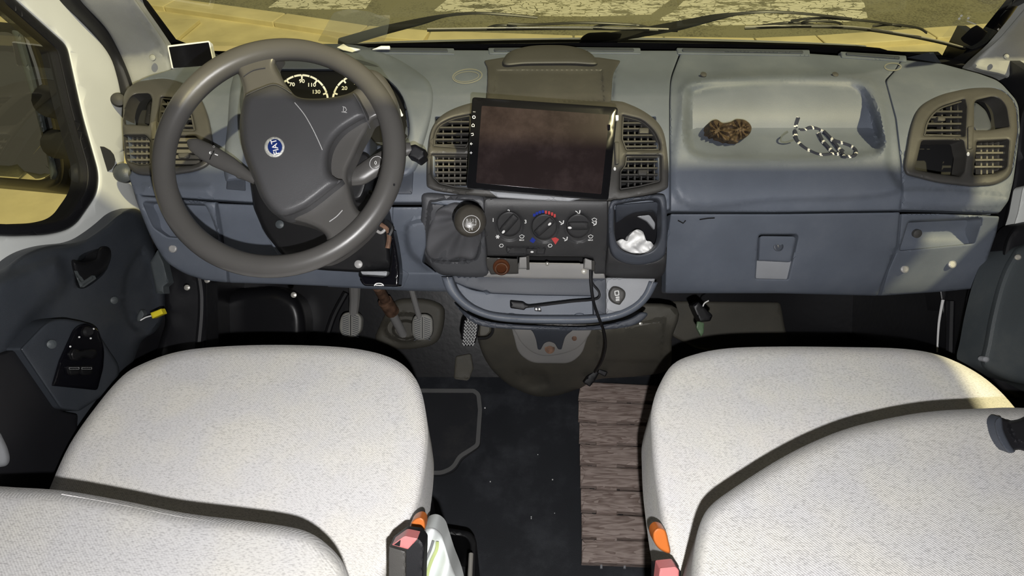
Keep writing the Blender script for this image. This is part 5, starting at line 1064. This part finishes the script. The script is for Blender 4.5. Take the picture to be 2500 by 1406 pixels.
# white bag and black bin between the seats
def bagf(px, py): return -.010*np.sin((px-1040)*.10+(py-1290)*.03)
bg = thing('plastic_bag', 'white plastic bag with a green stripe hooked beside the driver seat', 'bag', V(1065, 1350, .9))
relief('bag', CR([(1032, 1300), (1044, 1289), (1062, 1290), (1078, 1304), (1087, 1330), (1100, 1372), (1124, 1440), (1140, 1560), (1146, 1760), (1010, 1780), (1000, 1560), (1008, 1440), (1018, 1390), (1040, 1336)], 6), const(.84), M['bag'], bg, step=7, edge=(8, .010), thick=.05, feats=[bagf], ang=80)
stroke('green_stripe', [(1068, 1322), (1066, 1342), (1054, 1368), (1044, 1400), (1038, 1450), (1036, 1600)], 8, lambda x, y: .829+bagf(x, y), M['green'], bg, seg=4)
stroke('grey_fold', [(1058, 1320), (1050, 1345), (1034, 1385), (1024, 1440), (1020, 1600)], 6, lambda x, y: .831+bagf(x, y), M['lightgrey'], bg, seg=4)
bn = thing('storage_bin', 'glossy black open bin on the floor between the seats', 'bin', V(1100, 1350, 1.4))
bo = R([(960, 1262), (1048, 1281, 4), (1150, 1298, 14), (1164, 1320, 8), (1158, 1560), (940, 1560)], 5)
bi_ = R([(970, 1282), (1048, 1294, 4), (1138, 1312, 12), (1148, 1330, 8), (1140, 1550), (955, 1550)], 5)
relief('rim', bo, zpl(.22), M['black'], bn, step=14, edge=(5, .004), thick=.19, back=(0, 0, -1), holes=[bi_[::-1]])
relief('base', bo, zpl(.05), M['rubber'], bn, step=30, edge=(0, 0), thick=.01, back=(0, 0, -1))
rd2 = tube('metal_rod', [V(1150, 1352, 1.17), V(1146, 1430, 1.12)], .0045, M['steel'], None, n=10); tag(rd2, 'short bare steel rod standing in the black bin', 'rod')

# ================================================================ THINGS ON THE DASHBOARD
gp = thing('small_monitor', 'small white-framed monitor standing on the left end of the dashboard', 'monitor', V(467, 135, 1.25))
GD = plane(V(467, 160, 1.245), (.1, -.90, .42))
relief('frame', R([(408, 111, 5), (512, 99, 5), (525, 160, 3), (419, 168, 3)], 5), GD, M['whitep'], gp, step=14, edge=(2, .002), thick=.012, closed=True)
relief('display', R([(412, 115, 2), (509, 103, 2), (521, 158, 2), (423, 166, 2)], 3), off(GD, -.001), M['gloss'], gp, step=30, edge=(0, 0), thick=.001, ang=5)
scd = relief('hair_scrunchie', CR([(1730, 312), (1734, 297), (1750, 292), (1764, 300), (1782, 298), (1798, 291), (1820, 294), (1834, 308), (1832, 324), (1820, 336), (1806, 342), (1798, 350), (1780, 344), (1764, 345), (1750, 334), (1734, 328)], 6), lambda x, y: D(x, y)+.008, M['brown'], None, step=3, edge=(7, .012), thick=.03,
             feats=[lambda px, py: -.006*np.sin(np.arctan2(py-318, px-1752)*9)*np.clip(np.hypot(px-1752, py-318)/14, 0, 1)*(px < 1782)-.006*np.sin(np.arctan2(py-316, px-1808)*9)*np.clip(np.hypot(px-1808, py-316)/14, 0, 1)*(px >= 1782)], ang=80)
tag(scd, 'ruffled brown velvet hair scrunchie lying in the open dashboard tray', 'scrunchie')
def cord(name, pp, rpx, dfn, parent=None):
    q = CR(pp, 10, False); ds = [float(dfn(x, y)) for x, y in q]; P = [V(x, y, d) for (x, y), d in zip(q, ds)]
    o = tube(name, P, [rpx*d/F for d in ds], M['navy'], parent, n=8, flat=.6)
    o.data.materials.append(M['cordw'])
    for p in o.data.polygons:
        if p.index < (len(P)-1)*8 and ((p.index//8)+(p.index % 8)) % 12 < 2: p.material_index = 1
    return o
def TR(x, y): return float(D(x, y))+float(trayf(np.array([x*1.0]), np.array([y*1.0]))[0])-.008
cd_ = thing('lanyard', 'navy and white striped cord bracelet lying in the open dashboard tray', 'cord', V(2010, 340, 1.12))
cord('cord', [(1948, 287), (1942, 305), (1941, 325), (1944, 342), (1958, 358), (1980, 372), (2005, 380), (2030, 378), (2048, 376), (2058, 368)], 6.5, TR, cd_)
cord('cord', [(1950, 318), (1964, 318), (1978, 312), (1996, 316), (2014, 326), (2034, 342), (2056, 350), (2078, 358), (2090, 370), (2084, 382), (2064, 382), (2050, 372)], 5.0, lambda x, y: TR(x, y)-.003, cd_)
cord('cord', [(1999, 326), (2008, 344), (2022, 360), (2036, 374), (2052, 378)], 5.5, lambda x, y: TR(x, y)-.005, cd_)
cord('cord', [(2010, 320), (2028, 338), (2044, 358), (2056, 374), (2062, 384)], 5.0, lambda x, y: TR(x, y)-.007, cd_)
lp_ = stroke('loop_thread', [(1924, 322), (1910, 332), (1906, 344), (1918, 348), (1938, 342)], 4, lambda x, y: D(x, y)+.025, M['grey'], cd_, seg=4)

# ================================================================ WIPERS AND CLIP ON THE WINDSCREEN
WO = off(WS, .035)
def wiper(lab, arm, armr, bridge, blade, hinge=None):
    t = thing('windscreen_wiper', lab, 'wiper', V(arm[0][0], arm[0][1], 1.35))
    ptube('arm', arm, WO, armr, M['wiper'], t, flat=.5)
    ptube('blade_rubber', blade, off(WO, -.004), 4.6, M['wiper'], t, flat=.6)
    ptube('blade_spine', [(x, y-2.5) for x, y in blade], off(WO, -.010), 2.0, M['steel'], t)
    for b in bridge: ptube('yoke', b, off(WO, -.002), 3.2, M['wiper'], t, flat=.6)
    if hinge: relief('hinge_cap', R(hinge, 6), off(WO, -.02), M['rubber'], t, step=7, edge=(6, .006), thick=.03)
    return t
wiper('windscreen wiper lying nearer the steering wheel, blade straight across the middle', [(830, 106), (930, 76), (1030, 52), (1090, 38), (1165, 32), (1240, 36), (1312, 43)], [14, 12, 9, 4, 3.5, 3.5, 3],
      [[(1190, 68), (1212, 62), (1240, 62), (1262, 66)], [(1240, 58), (1300, 60), (1400, 56), (1480, 57), (1560, 62)], [(1450, 66), (1480, 60), (1540, 60), (1588, 68)]],
      [(1043, 73), (1250, 70), (1450, 69), (1654, 74)])
wiper('windscreen wiper nearer the passenger side, blade curving down to the right corner', [(1460, 96), (1560, 80), (1660, 62), (1740, 44), (1800, 34), (1870, 29), (1960, 33), (2080, 46)], [12, 12, 12, 9, 4, 3.5, 3.5, 3],
      [[(1830, 68), (1880, 60), (1935, 55), (1985, 60)], [(1930, 52), (1990, 44), (2080, 48), (2140, 54), (2200, 64)], [(2130, 64), (2180, 60), (2240, 68), (2262, 80)], [(1945, 64), (1970, 52), (2040, 54), (2060, 66)]],
      [(1818, 68), (1950, 64), (2080, 68), (2200, 84), (2300, 104), (2372, 124)], [(1414, 104), (1420, 90), (1436, 80), (1480, 78), (1520, 82), (1500, 106), (1450, 108)])
tk = thing('ticket_holder', 'clear plastic ticket holder with a black clip in the right windscreen corner', 'holder', V(2370, 90, 1.2))
relief('clear_pocket', R([(2340, 40, 4), (2440, 78), (2420, 110), (2372, 120), (2300, 90), (2338, 46)], 3), off(WS, -.010), M['film2'], tk, step=20, edge=(0, 0), thick=.001)
relief('clip', R([(2384, 60, 5), (2412, 78, 3), (2398, 96), (2382, 108, 4), (2360, 96, 6), (2355, 88, 4)], 4), off(WS, -.014), M['rubber'], tk, step=6, edge=(4, .004), thick=.012)
for x, y in ((2348, 38), (2343, 45), (2365, 44)): relief('rivet', ell(x, y, 2.6, n=8), off(WS, -.012), M['whitep'], tk, step=4, edge=(0, 0), thick=.002)
stroke('pocket_edge', [(2360, 51), (2384, 60)], 2, off(WS, -.012), M['whitep'], tk)
stroke('glint_strip', [(2436, 70), (2444, 79)], 5, off(WS, -.018), M['whitep'], tk)
